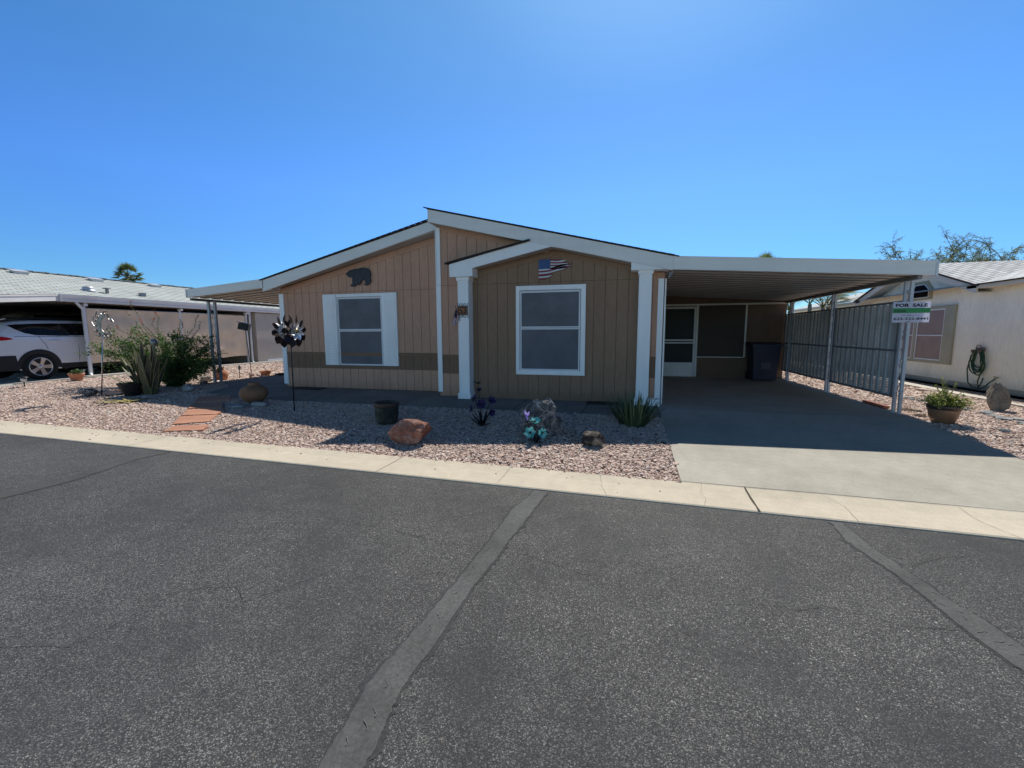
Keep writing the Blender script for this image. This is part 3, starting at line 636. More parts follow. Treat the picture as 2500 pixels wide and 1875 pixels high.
# fascia boards, soffits and roof planes
def band(mb, xa, xb, fn, dep, y0, y1): mb.prism([(xa, fn(xa) - dep(xa)), (xb, fn(xb) - dep(xb)), (xb, fn(xb)), (xa, fn(xa))], y0, y1)
fL = MB(); band(fL, -8.62, -3.895, roofL, lambda x: .205 + .065 * min(1, (-3.9 - x) / 2), 8.73, 8.77); fL.build('fascia', FASCIA, H)
fR = MB(); band(fR, -3.87, .764, roofR, lambda x: .24, 8.13, 8.17); fR.box(-3.89, -3.871, 8.13, 8.80, 3.56, 3.80); fR.build('fascia', FASCIA, H)
sf = MB(); sf.prism([(-8.6, roofL(-8.6) - .20), (-3.89, 3.56), (-3.89, 3.58), (-8.6, roofL(-8.6) - .18)], 8.772, YL + .02); sf.prism([(-3.87, 3.565), (.70, roofR(.7) - .215), (.70, roofR(.7) - .195), (-3.87, 3.585)], 8.172, YR + .02); sf.build('soffit', mat('soffit_paint', (.50, .46, .42), .7, var=.06), H)
rf = MB()
rf.prism([(-8.68, roofL(-8.66) + .004), (-3.86, 3.80), (-3.86, 3.822), (-8.68, roofL(-8.66) + .022)], 8.70, 20.3)
rf.prism([(-3.915, 3.818), (.86, roofR(.86) + .006), (.86, roofR(.86) + .024), (-3.915, 3.838)], 8.10, 20.3)
# ragged shingle tabs along the front edge
for k in range(34):
    x = -3.9 + k * .14; rf.obox((x, 8.11, roofR(x) + .020), .13, .05, .014, ry=.2387)
for k in range(34):
    x = -8.6 + k * .14; rf.obox((x, 8.71, roofL(x) + .020), .13, .05, .014, ry=-.2416)
rf.build('roof', SHDARK, H)
po = MB()
po.prism([(-3.446, 2.47), (-2.96, 2.47), (-2.96, 2.628), (-1.40, 2.952), (-1.25, roofR(-1.25) - .242), (-1.86, roofR(-1.86) - .242), (-3.446, 2.715)], 8.128, 8.16)
po.box(-3.44, -2.962, 8.16, YR - .001, 2.475, 2.66); po.build('porch_fascia', WHITE_T, H)
pr = MB(); pr.prism([(-3.52, 2.722), (-1.80, 3.075), (-1.80, 3.11), (-3.52, 2.752)], 8.09, YR - .001)
for k in range(12):
    x = -3.47 + k * .14; pr.obox((x, 8.10, 2.745 + (x + 3.44) * .205), .13, .05, .022, ry=-.203)
pr.build('porch_roof', SHDARK, H)
ps_ = MB(); ps_.prism([(-2.96, 2.64), (-1.4, 2.96), (.06, 2.60), (.06, 2.62), (-1.4, 2.98), (-2.96, 2.66)], 8.162, YR - .002); ps_.build('porch_soffit', bpy.data.materials['soffit_paint'], H)
bk = MB(); bk.prism([(.06, 2.464), (.70, 2.464), (.70, roofR(.70) - .243), (.06, roofR(.06) - .243)], 8.134, YR - .001); bk.build('pillar_head', WHITE_T, H)
def pillar(x0, x1, foot):
    p = MB().box(x0, x1, 8.2, YR - .001, .006, 2.42)
    p.box(x0 + .012, x0 + .02, 8.196, 8.2, .13, 2.40); p.box(x1 - .02, x1 - .012, 8.196, 8.2, .13, 2.40)
    o = p.build('pillar', WHITE_T, H)
    MB().box(x0 - .02, x1 + .02, 8.178, YR - .001, 2.40, 2.47).build('cap', WHITE_T, o)
    MB().box(x0 - .022, foot, 8.176, YR - .001, .0065, .125).build('base', WHITE_T, o)
pillar(-3.305, -3.075, -3.053); pillar(.204, .425, .63)
# windows
def window(x0, x1, z0, z1, y, fx0, fx1, fz0, fz1, zm, shut=None, lab=None):
    """outer trim x0..x1, inner sash fx0..fx1; two stacked screened panes"""
    f = MB(); t = .03
    f.box(x0, fx0, y - t, y - .001, z0, z1); f.box(fx1, x1, y - t, y - .001, z0, z1); f.box(fx0, fx1, y - t, y - .001, fz1, z1)
    if fz0 - z0 > .012: f.box(fx0, fx1, y - t, y - .001, z0, fz0)
    o = f.build('window', WHITE_T, H, label=lab)
    s = MB(); e = .04
    s.box(fx0 + .012, fx0 + e, y - .022, y - .002, fz0, fz1 - .012); s.box(fx1 - e, fx1 - .012, y - .022, y - .002, fz0, fz1 - .012)
    s.box(fx0 + e, fx1 - e, y - .022, y - .002, fz0, fz0 + .035); s.box(fx0 + e, fx1 - e, y - .022, y - .002, fz1 - .05, fz1 - .012)
    s.box(fx0 + e, fx1 - e, y - .024, y - .002, zm - .030, zm - .004); s.box(fx0 + e, fx1 - e, y - .022, y - .002, zm + .004, zm + .030)
    for zz in (fz0 + (fz1 - fz0) * .27, fz0 + (fz1 - fz0) * .75):
        s.box(fx0 + .016, fx0 + .026, y - .030, y - .022, zz, zz + .014); s.box(fx1 - .026, fx1 - .016, y - .030, y - .022, zz, zz + .014)
    s.build('sash', WHITE_M, o)
    for a, b in ((fz0 + .035, zm - .030), (zm + .030, fz1 - .05)):
        MB().box(fx0 + e, fx1 - e, y - .012, y - .010, a, b).build('screen', SCREEN_W, o)
        MB().box(fx0 + e, fx1 - e, y - .0035, y - .0025, a, b).build('pane', PANE, o)
        g = MB()
        for k in (1, 2, 3): xx = fx0 + e + (fx1 - fx0 - 2 * e) * k / 4; g.box(xx - .007, xx + .007, y - .0075, y - .0045, a, b)
        g.box(fx0 + e, fx1 - e, y - .0076, y - .0044, (a + b) / 2 - .006, (a + b) / 2 + .006)
        g.build('muntin', CURT, o)
    if shut:
        for a, b in shut:
            q = MB().box(a, b, y - .05, y - .031, z0, z1 if b == x1 else z1 - .012)
            q.box(a + .035, b - .035, y - .054, y - .050, z0 + .06, z1 - .10)
            for k in range(38):
                zz = z0 + .08 + k * (z1 - z0 - .24) / 38; q.obox(((a + b) / 2, y - .055, zz), b - a - .1, .008, .024, rx=.35)
            q.build('shutter', WHITE_T, o)
    return o
window(-7.155, -5.16, .588, 2.296, YL, -6.775, -5.56, .588, 2.226, 1.432, [(-7.155, -6.79), (-5.50, -5.16)], 'window flanked by white louvred shutters')
window(-2.15, -.765, .516, 2.28, YR, -2.075, -.855, .60, 2.193, 1.451, None, 'plain white framed window between the pillars')
# rear wall of the carport: enclosed porch with screen door
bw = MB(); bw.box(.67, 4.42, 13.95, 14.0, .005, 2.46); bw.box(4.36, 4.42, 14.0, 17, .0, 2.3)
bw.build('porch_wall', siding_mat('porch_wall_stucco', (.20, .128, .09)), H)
rl = MB(); rl.box(1.08, 4.4, 13.92, 13.949, 2.15, 2.20); rl.box(3.355, 3.40, 13.918, 13.949, .62, 2.15); rl.box(2.05, 3.36, 13.92, 13.949, .605, .630); rl.box(2.03, 2.085, 13.915, 13.949, .02, 2.15); rl.build('porch_rail', SOFFIT, H)
MB().box(2.085, 3.355, 13.935, 13.949, .63, 2.15).build('sun_screen', BROWNSCR, H)
dd = MB(); DX0, DX1 = 1.10, 2.02
for a in ((DX0, DX0 + .055, .02, 2.12), (DX1 - .055, DX1, .02, 2.12), (DX0 + .055, DX1 - .055, 2.06, 2.12), (DX0 + .055, DX1 - .055, 1.10, 1.145), (DX0 + .055, DX1 - .055, 1.02, 1.06), (DX0 + .055, DX1 - .055, .40, .445), (DX0 + .055, DX1 - .055, .02, .06)):
    dd.box(a[0], a[1], 13.905, 13.94, a[2], a[3])
door = dd.build('door', WHITE_M, H)
MB().box(DX0 + .055, DX1 - .055, 13.92, 13.93, .06, .40).build('kick_panel', SOFFIT, door)
MB().box(DX0 + .055, DX1 - .055, 13.92, 13.93, .445, 1.02).box(DX0 + .055, DX1 - .055, 13.92, 13.93, 1.145, 2.06).build('screen', SCREEN_D, door)
MB().box(DX0 + .01, DX0 + .04, 13.87, 13.905, 1.0, 1.12).build('handle', BLACK, door)
for (a, b, c, d) in ((-7.93, -7.15, 8.68, 8.98), (-.69, -.10, 8.16, 8.42)):
    v = MB()
    for k in range(9): yy = c + (d - c) * k / 9; v.box(a, b, yy, yy + (d - c) / 9 * .55, .008, .022)
    v.box(a - .02, b + .02, c - .012, d + .01, .007, .012)
    v.build('floor_vent', BLACK, H)

# ------------------------------------------------------------------ carport and awning (ribbed metal roofs on scroll posts)
def pan_roof(xa, za, xb, zb, y0, y1, pitch=.34):
    """sheet with upstanding ribs running from the house outward"""
    m = MB(); prof = []; y = y0
    while y < y1:
        prof += [(y, 0), (y + pitch * .64, 0), (y + pitch * .68, .055), (y + pitch * .96, .055)]; y += pitch
    n = len(prof)
    for x, z in ((xa, za), (xb, zb)): m.v += [(x, p[0], z + p[1]) for p in prof]
    m.f = [(i, i + 1, n + i + 1, n + i) for i in range(n - 1)]; m.sm = [False] * (n - 1)
    return m
def paint_rib_shade(o, m2):  # recessed rib faces get a darker colour that imitates their shading
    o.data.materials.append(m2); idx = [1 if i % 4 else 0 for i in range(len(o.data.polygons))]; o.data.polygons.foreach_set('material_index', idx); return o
RIBD = mat('rib_painted_shade', (.24, .225, .21), .6, var=.2)  # shade inside the carport ribs, put into the colour
def scroll_post(xy1, xy2, ztop, parent, w=.042, nm='post'):
    p = MB()
    for x, y in (xy1, xy2): p.box(x - w / 2, x + w / 2, y - w / 2, y + w / 2, .006, ztop); p.box(x - w * .7, x + w * .7, y - w * .7, y + w * .7, .005, .012)
    o = p.build(nm, POSTM, parent)
    s = MB(); A = Vector((xy1[0], xy1[1], 0)); B = Vector((xy2[0], xy2[1], 0)); D = (B - A).normalized(); half = (B - A).length / 2 - w / 2; mid = (A + B) / 2
    def P(u, z): q = mid + D * u; return (q.x, q.y, z)
    for k in range(4):
        z0 = .25 + k * (ztop - .3) / 4; hh = (ztop - .3) / 4
        pts = []
        for i in range(15): a = PI * .5 + i / 14 * 2 * PI * 1.1; r = half * .85 * (.35 + .65 * i / 14); pts.append(P(r * math.cos(a), z0 + .07 + r * math.sin(a)))
        pts += [P(half * .5, z0 + .16), P(-half * .55, z0 + hh * .6)]
        for i in range(13): a = PI + -i / 12 * 2 * PI * .95; r = half * .8 * (1 - .6 * i / 12); pts.append(P(r * math.cos(a) * 1.0, z0 + hh * .72 + r * math.sin(a)))
        s.tube(pts, .006, 5)
    s.build('scrollwork', DARKM, o)
    return o
CP = thing('carport', 'attached carport with white front fascia and ribbed metal ceiling over the driveway', 'carport', (2.6, 10, 0))
zc = lambda x: 2.675 - .0665 * (x - .764)
paint_rib_shade(pan_roof(.67, zc(.67) - .20, 4.585, zc(4.585) - .20, 8.168, 17.2).build('roof', SOFFIT, CP), RIBD)
f = MB(); f.prism([(.766, zc(.766) - .225), (4.55, zc(4.55) - .212), (4.55, zc(4.55)), (.766, zc(.766))], 8.13, 8.17)
f.prism([(.766, zc(.766) - .02), (4.55, zc(4.55) - .02), (4.55, zc(4.55) + .004), (.766, zc(.766) + .004)], 8.124, 8.13); f.prism([(.766, zc(.766) - .225), (4.55, zc(4.55) - .212), (4.55, zc(4.55) - .195), (.766, zc(.766) - .208)], 8.124, 8.13)
f.build('fascia', FASCIA, CP)
MB().box(4.552, 4.585, 8.12, 8.20, zc(4.58) - .218, zc(4.58) + .008).build('fascia_end', WHITE_M, CP)
MB().box(4.36, 4.42, 8.18, 17.0, 2.165, 2.225).build('beam', DARKM, CP)
MB().prism([(.70, 2.30), (.72, 2.42), (.80, 2.42)], 8.25, 8.29).build('bracket', DARKM, CP)
for ya, yb in ((8.34, 8.48), (10.91, 11.03), (13.38, 13.49)): scroll_post((4.385, ya), (4.375, yb), 2.165, CP)
# privacy screens of ribbed perforated metal between the posts
def privacy(y0, y1, label):
    t = thing('privacy_screen', label, 'fence panel', (4.39, (y0 + y1) / 2, .25), 'metal privacy screens along the carport')
    fr = MB()
    for z in (.252, 1.02, 1.825): fr.box(4.375, 4.405, y0, y1, z, z + .035)
    fr.box(4.372, 4.408, y0, y0 + .05, .25, 1.862); fr.box(4.372, 4.408, y1 - .05, y1, .25, 1.862); fr.build('frame', DARKM, t)
    s = MB(); lad = MB(); n = int((y1 - y0 - .1) / .195); p = (y1 - y0 - .1) / n
    for k in range(n):
        a = y0 + .05 + k * p
        pr_ = [(a, 0), (a + p * .12, .022), (a + p * .34, .022), (a + p * .42, 0), (a + p * .56, .015), (a + p * .72, 0)]
        for z0, z1 in ((.287, 1.02), (1.055, 1.825)):
            s.add([(4.400 - d, y, z) for z in (z0, z1) for y, d in pr_], [(i, i + 1, 6 + i + 1, 6 + i) for i in range(5)])
            z = z0
            while z < z1 - .02: lad.box(4.396, 4.400, a + p * .72, a + p, z, z + .0215); z += .029
        lad.box(4.394, 4.401, a + p * .845, a + p * .865, .29, 1.82)
    s.build('panel', GREYM, t); lad.build('perforated_strip', GREYM, t)
privacy(8.56, 10.87, 'nearer ribbed grey metal privacy screen, ending at the for sale sign post')
privacy(11.07, 13.90, 'farther ribbed grey metal privacy screen, beside the blue bin')
AW = thing('side_awning', 'low white metal awning on scroll posts at the left side of the tan house', 'awning', (-9.8, 11, 0))
za_ = lambda x: 2.686 + .0755 * (x + 8.635)
paint_rib_shade(pan_roof(-11.06, za_(-11.06) - .195, -8.45, za_(-8.45) - .195, 8.766, 20).build('roof', mat('awning_pan_metal', (.70, .66, .58), .45, var=.08, dirt=.15), AW), mat('awning_rib_painted_shade', (.36, .33, .28), .6))  # awning rib recesses also carry painted shade
f = MB(); f.prism([(-11.02, za_(-11.02) - .205), (-8.60, za_(-8.6) - .215), (-8.60, za_(-8.6)), (-11.02, za_(-11.02))], 8.73, 8.768); f.build('fascia', FASCIA, AW)
MB().box(-11.06, -11.022, 8.72, 8.80, za_(-11.02) - .208, za_(-11.02) + .006).build('fascia_end', WHITE_M, AW)
MB().box(-11.03, -10.97, 8.80, 19.5, 2.225, 2.29).build('beam', DARKM, AW)
scroll_post((-11.06, 9.335), (-10.94, 9.42), 2.26, AW, .058)

# ------------------------------------------------------------------ things on the house front
bear = [(-6.477, 2.765), (-6.454, 2.785), (-6.425, 2.796), (-6.389, 2.818), (-6.385, 2.838), (-6.368, 2.843), (-6.352, 2.833), (-6.323, 2.85), (-6.29, 2.852), (-6.257, 2.865), (-6.21, 2.867), (-6.135, 2.87), (-6.069, 2.881), (-5.99, 2.888), (-5.917, 2.879), (-5.868, 2.853), (-5.828, 2.808), (-5.813, 2.756), (-5.818, 2.693), (-5.831, 2.654), (-5.811, 2.609), (-5.813, 2.566), (-5.837, 2.535), (-5.885, 2.493), (-5.927, 2.48), (-5.96, 2.481), (-5.982, 2.494), (-6.003, 2.496), (-5.995, 2.512), (-5.962, 2.523), (-5.954, 2.543), (-5.973, 2.595), (-5.986, 2.612), (-6.051, 2.61), (-6.071, 2.571), (-6.097, 2.523), (-6.112, 2.504), (-6.15, 2.495), (-6.187, 2.508), (-6.201, 2.511), (-6.216, 2.483), (-6.26, 2.46), (-6.316, 2.464), (-6.362, 2.479), (-6.361, 2.5), (-6.323, 2.517), (-6.302, 2.542), (-6.3, 2.671), (-6.357, 2.673), (-6.408, 2.69), (-6.434, 2.728)]
tag(MB().prism(bear, YL - .05, YL - .018).build('wall_bear', BEARM), 'dark wooden bear cut-out hanging on the tan gable wall above the shuttered window', 'wall art')
# slats of a metal flag
FX, FY = -1.685, YR - .035
FA = thing('wall_flag', 'ragged cut-metal stars and stripes hanging on the brown wall above the window', 'wall art', (-1.4, FY, 2.58))
MB().prism([(-1.685, 2.594), (-1.457, 2.592), (-1.457, 2.768), (-1.57, 2.769), (-1.685, 2.764)], FY, FY + .012).build('canton', NAVY, FA)
rnd = random.Random(3); cstar = MB()
for i in range(5):
    for j in range(4): cstar.obox((-1.665 + i * .046 + (.02 if j % 2 else 0), FY - .002, 2.615 + j * .042), .007, .002, .007, ry=.78)
cstar.build('stars', mat('faded_blue_star', (.08, .15, .34), .5), FA)
def stripe(x0, x1, zf, h, m, y):
    mb = MB(); n = 14
    for i in range(n):
        a = x0 + (x1 - x0) * i / n; b = x0 + (x1 - x0) * (i + 1) / n
        ha = h * (1 if i < n - 3 else (n - i) / 3.4); hb = h * (1 if i + 1 < n - 3 else max(.12, (n - i - 1) / 3.4))
        mb.prism([(a, zf(a) - ha), (b, zf(b) - hb), (b, zf(b)), (a, zf(a))], y, y + .010)
    mb.build('stripe', m, FA)
ends = [-1.23, -1.14, -1.145, -1.11, -1.03, -1.045, -1.05, -1.06, -1.07, -1.08, -1.40, -1.42, -1.52]
tops = [2.769, 2.749, 2.720, 2.694, 2.667, 2.640, 2.613, 2.590, 2.558, 2.527, 2.490, 2.452, 2.417]
for i in range(13):
    up = i < 7; x0 = -1.456 if up else -1.685
    if up: zf = lambda x, z=tops[i], k=i: z - (.10 if k < 4 else .0) * ((x + 1.456)) ** 2 * 1.6 - .006 * math.sin((x + 1.456) * 14)
    else: zf = lambda x, z=tops[i]: z + .085 * (1 / (1 + math.exp(-(x + 1.36) * 13))) - .004
    stripe(x0, ends[i], zf, .029, FRED if i % 2 == 0 else FWHT, FY)
hs = thing('house_number_sign', 'small black iron scroll sign with number 53 on the left white pillar', 'house number', (-3.2, 8.19, 1.68))
MB().box(-3.29, -3.10, 8.184, 8.19, 1.725, 1.89).build('tile', TILEO, hs)
fr = MB()
for a in ((-3.302, -3.288, 1.715, 1.90), (-3.102, -3.088, 1.715, 1.90), (-3.202, -3.196, 1.725, 1.89)): fr.box(a[0], a[1], 8.172, 8.186, a[2], a[3])
fr.box(-3.288, -3.102, 8.172, 8.186, 1.888, 1.90); fr.box(-3.288, -3.102, 8.172, 8.186, 1.715, 1.727)
for zz, sg in ((1.90, 1), (1.715, -1)):
    for xx, h in ((-3.30, 1), (-3.09, -1)):
        fr.tube([(xx + h * .0, 8.179, zz), (xx - h * .018, 8.179, zz + sg * .02), (xx - h * .016, 8.179, zz + sg * .045), (xx + h * .004, 8.179, zz + sg * .05), (xx + h * .01, 8.179, zz + sg * .035)], .0045, 5)
    for h in (-1, 1):
        fr.tube([(-3.195 + h * .075, 8.179, zz), (-3.195 + h * .06, 8.179, zz + sg * .035), (-3.195 + h * .035, 8.179, zz + sg * .048), (-3.195 + h * .008, 8.179, zz + sg * .03), (-3.195 + h * .012, 8.179, zz + sg * .008), (-3.195 + h * .028, 8.179, zz + sg * .012)], .0045, 5)
fr.build('frame', BLACK, hs)
text_mesh('5', -3.272, -3.212, 1.738, 1.878, 8.182, bold=.03).build('numeral', BLACK, hs); text_mesh('3', -3.184, -3.118, 1.738, 1.878, 8.182, bold=.03).build('numeral', BLACK, hs)
sfg = thing('small_flag', 'small cloth stars and stripes on a stick beside the number sign', 'flag', (-3.33, 8.17, 1.5))
MB().tube([(-3.262, 8.19, 1.60), (-3.31, 8.175, 1.79), (-3.35, 8.16, 1.91)], .005, 6).build('stick', BLACK, sfg)
A_, B_, C_, D_ = Vector((-3.335, 8.155, 1.84)), Vector((-3.268, 8.15, 1.70)), Vector((-3.345, 8.16, 1.49)), Vector((-3.435, 8.15, 1.535))
def fq(u, v):
    p = A_.lerp(B_, u).lerp(D_.lerp(C_, u), v); return (p.x, p.y + .018 * math.sin(u * 9 + v * 2), p.z)
for k in range(7):
    u0, u1 = k / 7, (k + 1) / 7; v0 = .44 if k < 4 else .08
    m_ = MB()
    for i in range(4):
        a, b = v0 + (1 - v0) * i / 4, v0 + (1 - v0) * (i + 1) / 4; m_.quad(fq(u0, a), fq(u1, a), fq(u1, b), fq(u0, b))
    m_.build('stripe', FRED if k % 2 == 0 else mat('cloth_white', (.7, .7, .72), .8) if k == 1 else (FRED if k % 2 == 0 else bpy.data.materials['cloth_white']), sfg)
m_ = MB()
for i in range(3):
    for j in range(4): m_.quad(fq(j / 7, .44 * i / 3), fq((j + 1) / 7, .44 * i / 3), fq((j + 1) / 7, .44 * (i + 1) / 3), fq(j / 7, .44 * (i + 1) / 3))
m_.build('canton', CANV, sfg)

# for sale sign on the front carport post
fs = thing('for_sale_sign', 'white for sale sign with green stripe and phone number on the front carport post', 'sign', (4.38, 8.29, 1.5))
SX0, SX1 = 4.134, 4.630
MB().box(SX0, SX1, 8.292, 8.298, 1.498, 1.824).build('board', SIGNW, fs)
MB().box(SX0, SX1, 8.2895, 8.2925, 1.648, 1.722).build('stripe', SIGNG, fs)
yt = 8.2885
text_mesh('FOR  SALE', 4.168, 4.592, 1.744, 1.796, 8.2905, bold=.045).build('lettering', INK, fs)
text_mesh('623-332-8441', 4.155, 4.612, 1.538, 1.578, 8.2905, bold=.022).build('lettering', INK, fs)
text_mesh('REALTY', 4.335, 4.425, 1.604, 1.618, 8.2905, bold=.02).build('lettering', INK, fs)
text_mesh('Arizona', 4.145, 4.31, 1.658, 1.712, 8.2885, bold=.035, shear=.15).build('lettering', SIGNGD, fs)
MB().box(4.255, 4.322, 8.290, 8.2915, 1.610, 1.613).build('rule', INK, fs); MB().box(4.435, 4.505, 8.290, 8.2915, 1.610, 1.613).build('rule', INK, fs); MB().obox((4.36, 8.290, 1.512), .06, .003, .005, ry=.05).build('mark', INK, fs)
MB().box(SX0, SX1, 8.2895, 8.292, 1.722, 1.7245).build('rule', SIGNGD, fs)

# wheelie bin
bn = thing('wheelie_bin', 'dark blue wheelie bin with closed lid in the back corner of the carport', 'bin', (3.74, 13.4, 0))
def taper(x0, x1, y0, y1, z0, z1, ins, insy):
    m = MB(); m.add([(x0 + ins, y0 + insy, z0), (x1 - ins, y0 + insy, z0), (x1 - ins, y1, z0), (x0 + ins, y1, z0), (x0, y0, z1), (x1, y0, z1), (x1, y1, z1), (x0, y1, z1)], [(3, 2, 1, 0), (4, 5, 6, 7), (0, 1, 5, 4), (1, 2, 6, 5), (2, 3, 7, 6), (3, 0, 4, 7)]); return m
bdy = taper(3.40, 4.08, 13.1, 13.78, .04, .98, .06, .07); bdy.box(3.385, 4.095, 13.075, 13.8, .94, .985); bdy.box(3.60, 3.88, 13.105, 13.15, .55, .60)
bdy.build('body', BIN, bn)
ld = MB(); ld.prism([(13.06, .99), (13.06, 1.02), (13.25, 1.07), (13.7, 1.08), (13.83, 1.04), (13.83, .99)], 3.37, 4.11, 'x'); ld.tube([(3.45, 13.86, 1.0), (4.03, 13.86, 1.0)], .018); ld.build('lid', BIN, bn)
for x in (3.42, 4.02): MB().lathe([(.001, 0), (.10, 0), (.115, .015), (.115, .045), (.10, .06), (.001, .06)], seg=18, M_=Matrix.Translation((x - .01, 13.72, .118)) @ Matrix.Rotation(PI / 2, 4, 'Y')).build('wheel', RUBBER, bn)
MB().box(3.62, 3.86, 13.118, 13.135, .34, .52).build('label_plate', mat('pale_bin_print', (.05, .06, .10), .5), bn)

# ------------------------------------------------------------------ rocks
def rock(name, c, size, m, label, group=None, seed=0, planes=9, cut=.72, rough=.12, sub=4, rz=0, taper_=0, sink=.06, cat='rock', lean=0):
    rd = random.Random(seed); b_ = bmesh.new(); bmesh.ops.create_icosphere(b_, subdivisions=sub, radius=1.0)
    P = []
    for k in range(planes):
        n_ = Vector((rd.gauss(0, 1), rd.gauss(0, 1), rd.gauss(0, .7))).normalized(); P.append((n_, rd.uniform(cut - .18, cut + .12)))
    off = Vector((seed * 3.1, seed * 1.7, 0)); vs = []
    for v in b_.verts:
        p = v.co.copy()
        for n_, d in P:
            q = p.dot(n_)
            if q > d: p -= n_ * (q - d) * .95
        p *= 1 + rough * noise.fractal(p * 1.7 + off, .9, 2.0, 5) + rough * .35 * noise.fractal(p * 7 + off, .9, 2.0, 3)
        if taper_: t = (p.z + 1) / 2; p.x *= 1 - taper_ * t; p.y *= 1 - taper_ * t
        vs.append(p)
    A = np.array([v[:] for v in vs]); mn, mx = A.min(0), A.max(0)
    A = (A - (mn + mx) / 2) / (mx - mn) * np.array(size); A[:, 0] += lean * (A[:, 2] / size[2] + .5); A[:, 2] += size[2] / 2 - sink * size[2]
    ca, sa = math.cos(rz), math.sin(rz); A[:, :2] = A[:, :2] @ np.array([[ca, sa], [-sa, ca]])
    mb = MB(); mb.add(A + np.array(c), [tuple(v.index for v in f.verts) for f in b_.faces]); b_.free()
    o = mb.build(name, m, origin=c); tag(o, label, cat, group); return o
def G(x, y, dz=0): return (x, y, zg(x, y) + dz)
rock('red_rock', G(-2.89, 5.26), (.60, .40, .37), REDROCK, 'reddish brown rock with a flat pale top in front of the glazed pot', seed=11, planes=10, rz=.25, cut=.66)
rock('quartz_boulder', G(-1.26, 6.0), (.76, .44, .58), GREYROCK, 'large jagged grey boulder veined with white behind the teal metal flowers', seed=23, planes=14, rz=-.3, cut=.60, taper_=.5, rough=.18, lean=.22)
rock('dark_rock', G(-.38, 5.66), (.30, .26, .20), DARKROCK, 'small black rock with a pale sunlit top near the driveway', seed=5, planes=8, cut=.6)
rock('grey_rock', G(-12.05, 6.98), (.48, .36, .21), GREYROCK, 'mottled grey rock at the left foot of the metal sun stake', seed=8)
rock('pink_rock', G(-11.6, 7.24), (.50, .34, .13), PINKROCK, 'low flat pinkish rock at the right foot of the metal sun stake', seed=9)
rock('pale_rock', G(-10.12, 7.86), (.34, .28, .18), PALEROCK, 'blue-grey rock on the edge of the awning shadow right of the agave', seed=14)
rock('pale_rock', G(-10.2, 6.98), (.36, .24, .10), PALEROCK, 'low pale rock directly in front of the agave base', seed=15)
rock('pale_rock', G(-11.08, 8.98), (.22, .18, .09), PINKROCK, 'small pinkish rock between the grey pot and the awning posts', seed=16)
rock('flat_rock', G(-7.38, 6.66), (.42, .26, .06), PALEROCK, 'flat grey flagstone lying in front of the round clay urn', seed=17)
rock('flat_rock', G(-7.0, 6.82), (.34, .24, .10), PALEROCK, 'rounded grey stone leaning at the right front of the clay urn', seed=18)
rock('pale_rock', G(-5.9, 6.95), (.10, .08, .06), PALEROCK, 'fist-sized pale stone alone on the gravel beside the pinwheel pole', seed=19)
rock('pink_rock', (-11.62, 11.1, 0), (.22, .18, .12), PINKROCK, 'small reddish stone at the foot of the lantern stake', seed=20)
rock('standing_boulder', (6.2, 9.15, 0), (.35, .30, .52), TANROCK, 'upright tapering tan boulder in front of the cream house', seed=31, planes=9, taper_=.7, cut=.75, rz=.2)
sr = random.Random(5)
for k in range(34):
    t = k / 33; x = 5.45 + .35 * math.sin(t * 2.4) + sr.uniform(-.12, .12); y = 10.8 - 3.0 * t + sr.uniform(-.15, .15)
    rock('slate_piece', G(x, y, .004), (sr.uniform(.08, .2), sr.uniform(.06, .13), sr.uniform(.02, .045)), SLATE, 'flat grey slate chip in the winding dry stream on the gravel right of the driveway', 'slate chips of the dry stream', seed=50 + k, sub=2, rz=sr.uniform(0, 3), cat='stone')
for k, (x, y, lab) in enumerate(((4.66, 8.78, 'flat sandstone piece closest to the front carport post'), (4.80, 8.70, 'curled sandstone piece right of the front carport post'), (4.60, 8.20, 'small sandstone piece on the driveway edge before the planter'))):
    rock('sandstone_piece', G(x, y), (.17, .11, .06), SAND, lab, seed=90 + k, sub=3, cat='stone')
for k in range(3):
    y = 8.98 + k * .24; b_ = MB(); b_.obox((4.47, y, .02), .10, .215, .06, rz=sr.uniform(-.05, .05)); tag(b_.build('brick', BRICK), ('red brick nearest the street in the row at the driveway edge', 'middle red brick of the row at the driveway edge', 'red brick farthest from the street in the row at the driveway edge')[k], 'brick', 'bricks along the driveway edge')
rock('slate_piece', G(5.12, 7.38), (.16, .07, .05), SLATE, 'lone pale stone sliver on the gravel to the right of the driveway', seed=99, sub=3, cat='stone')
# stepping stones
lab = ['front stepping slab closest to the kerb', 'second stepping slab from the kerb', 'third stepping slab from the kerb, half in shadow', 'fourth stepping slab from the kerb, in shadow', 'stepping slab farthest from the kerb, next to the walkway']
for p, lb in zip(STEPS, lab):
    q = []
    for i in range(4):
        a, b = Vector(p[i]), Vector(p[(i + 1) % 4])
        for j in range(7):
            t = j / 7; v = a.lerp(b, t) + Vector((sr.uniform(-.014, .014), sr.uniform(-.014, .014))) * (1 if j else 2); q.append((v.x, v.y))
    mb = MB(); nn = len(q); mb.v = [(x, y, zg(x, y) + .022) for x, y in q] + [(x, y, zg(x, y) - .03) for x, y in q]
    mb.f = [tuple(range(nn)), tuple(range(2 * nn - 1, nn - 1, -1))] + [((i + 1) % nn, i, nn + i, nn + (i + 1) % nn) for i in range(nn)]; mb.sm = [False] * len(mb.f)
    tag(mb.build('stepping_stone', FLAG), 'red flagstone, ' + lb, 'stepping stone', 'red flagstone stepping path')

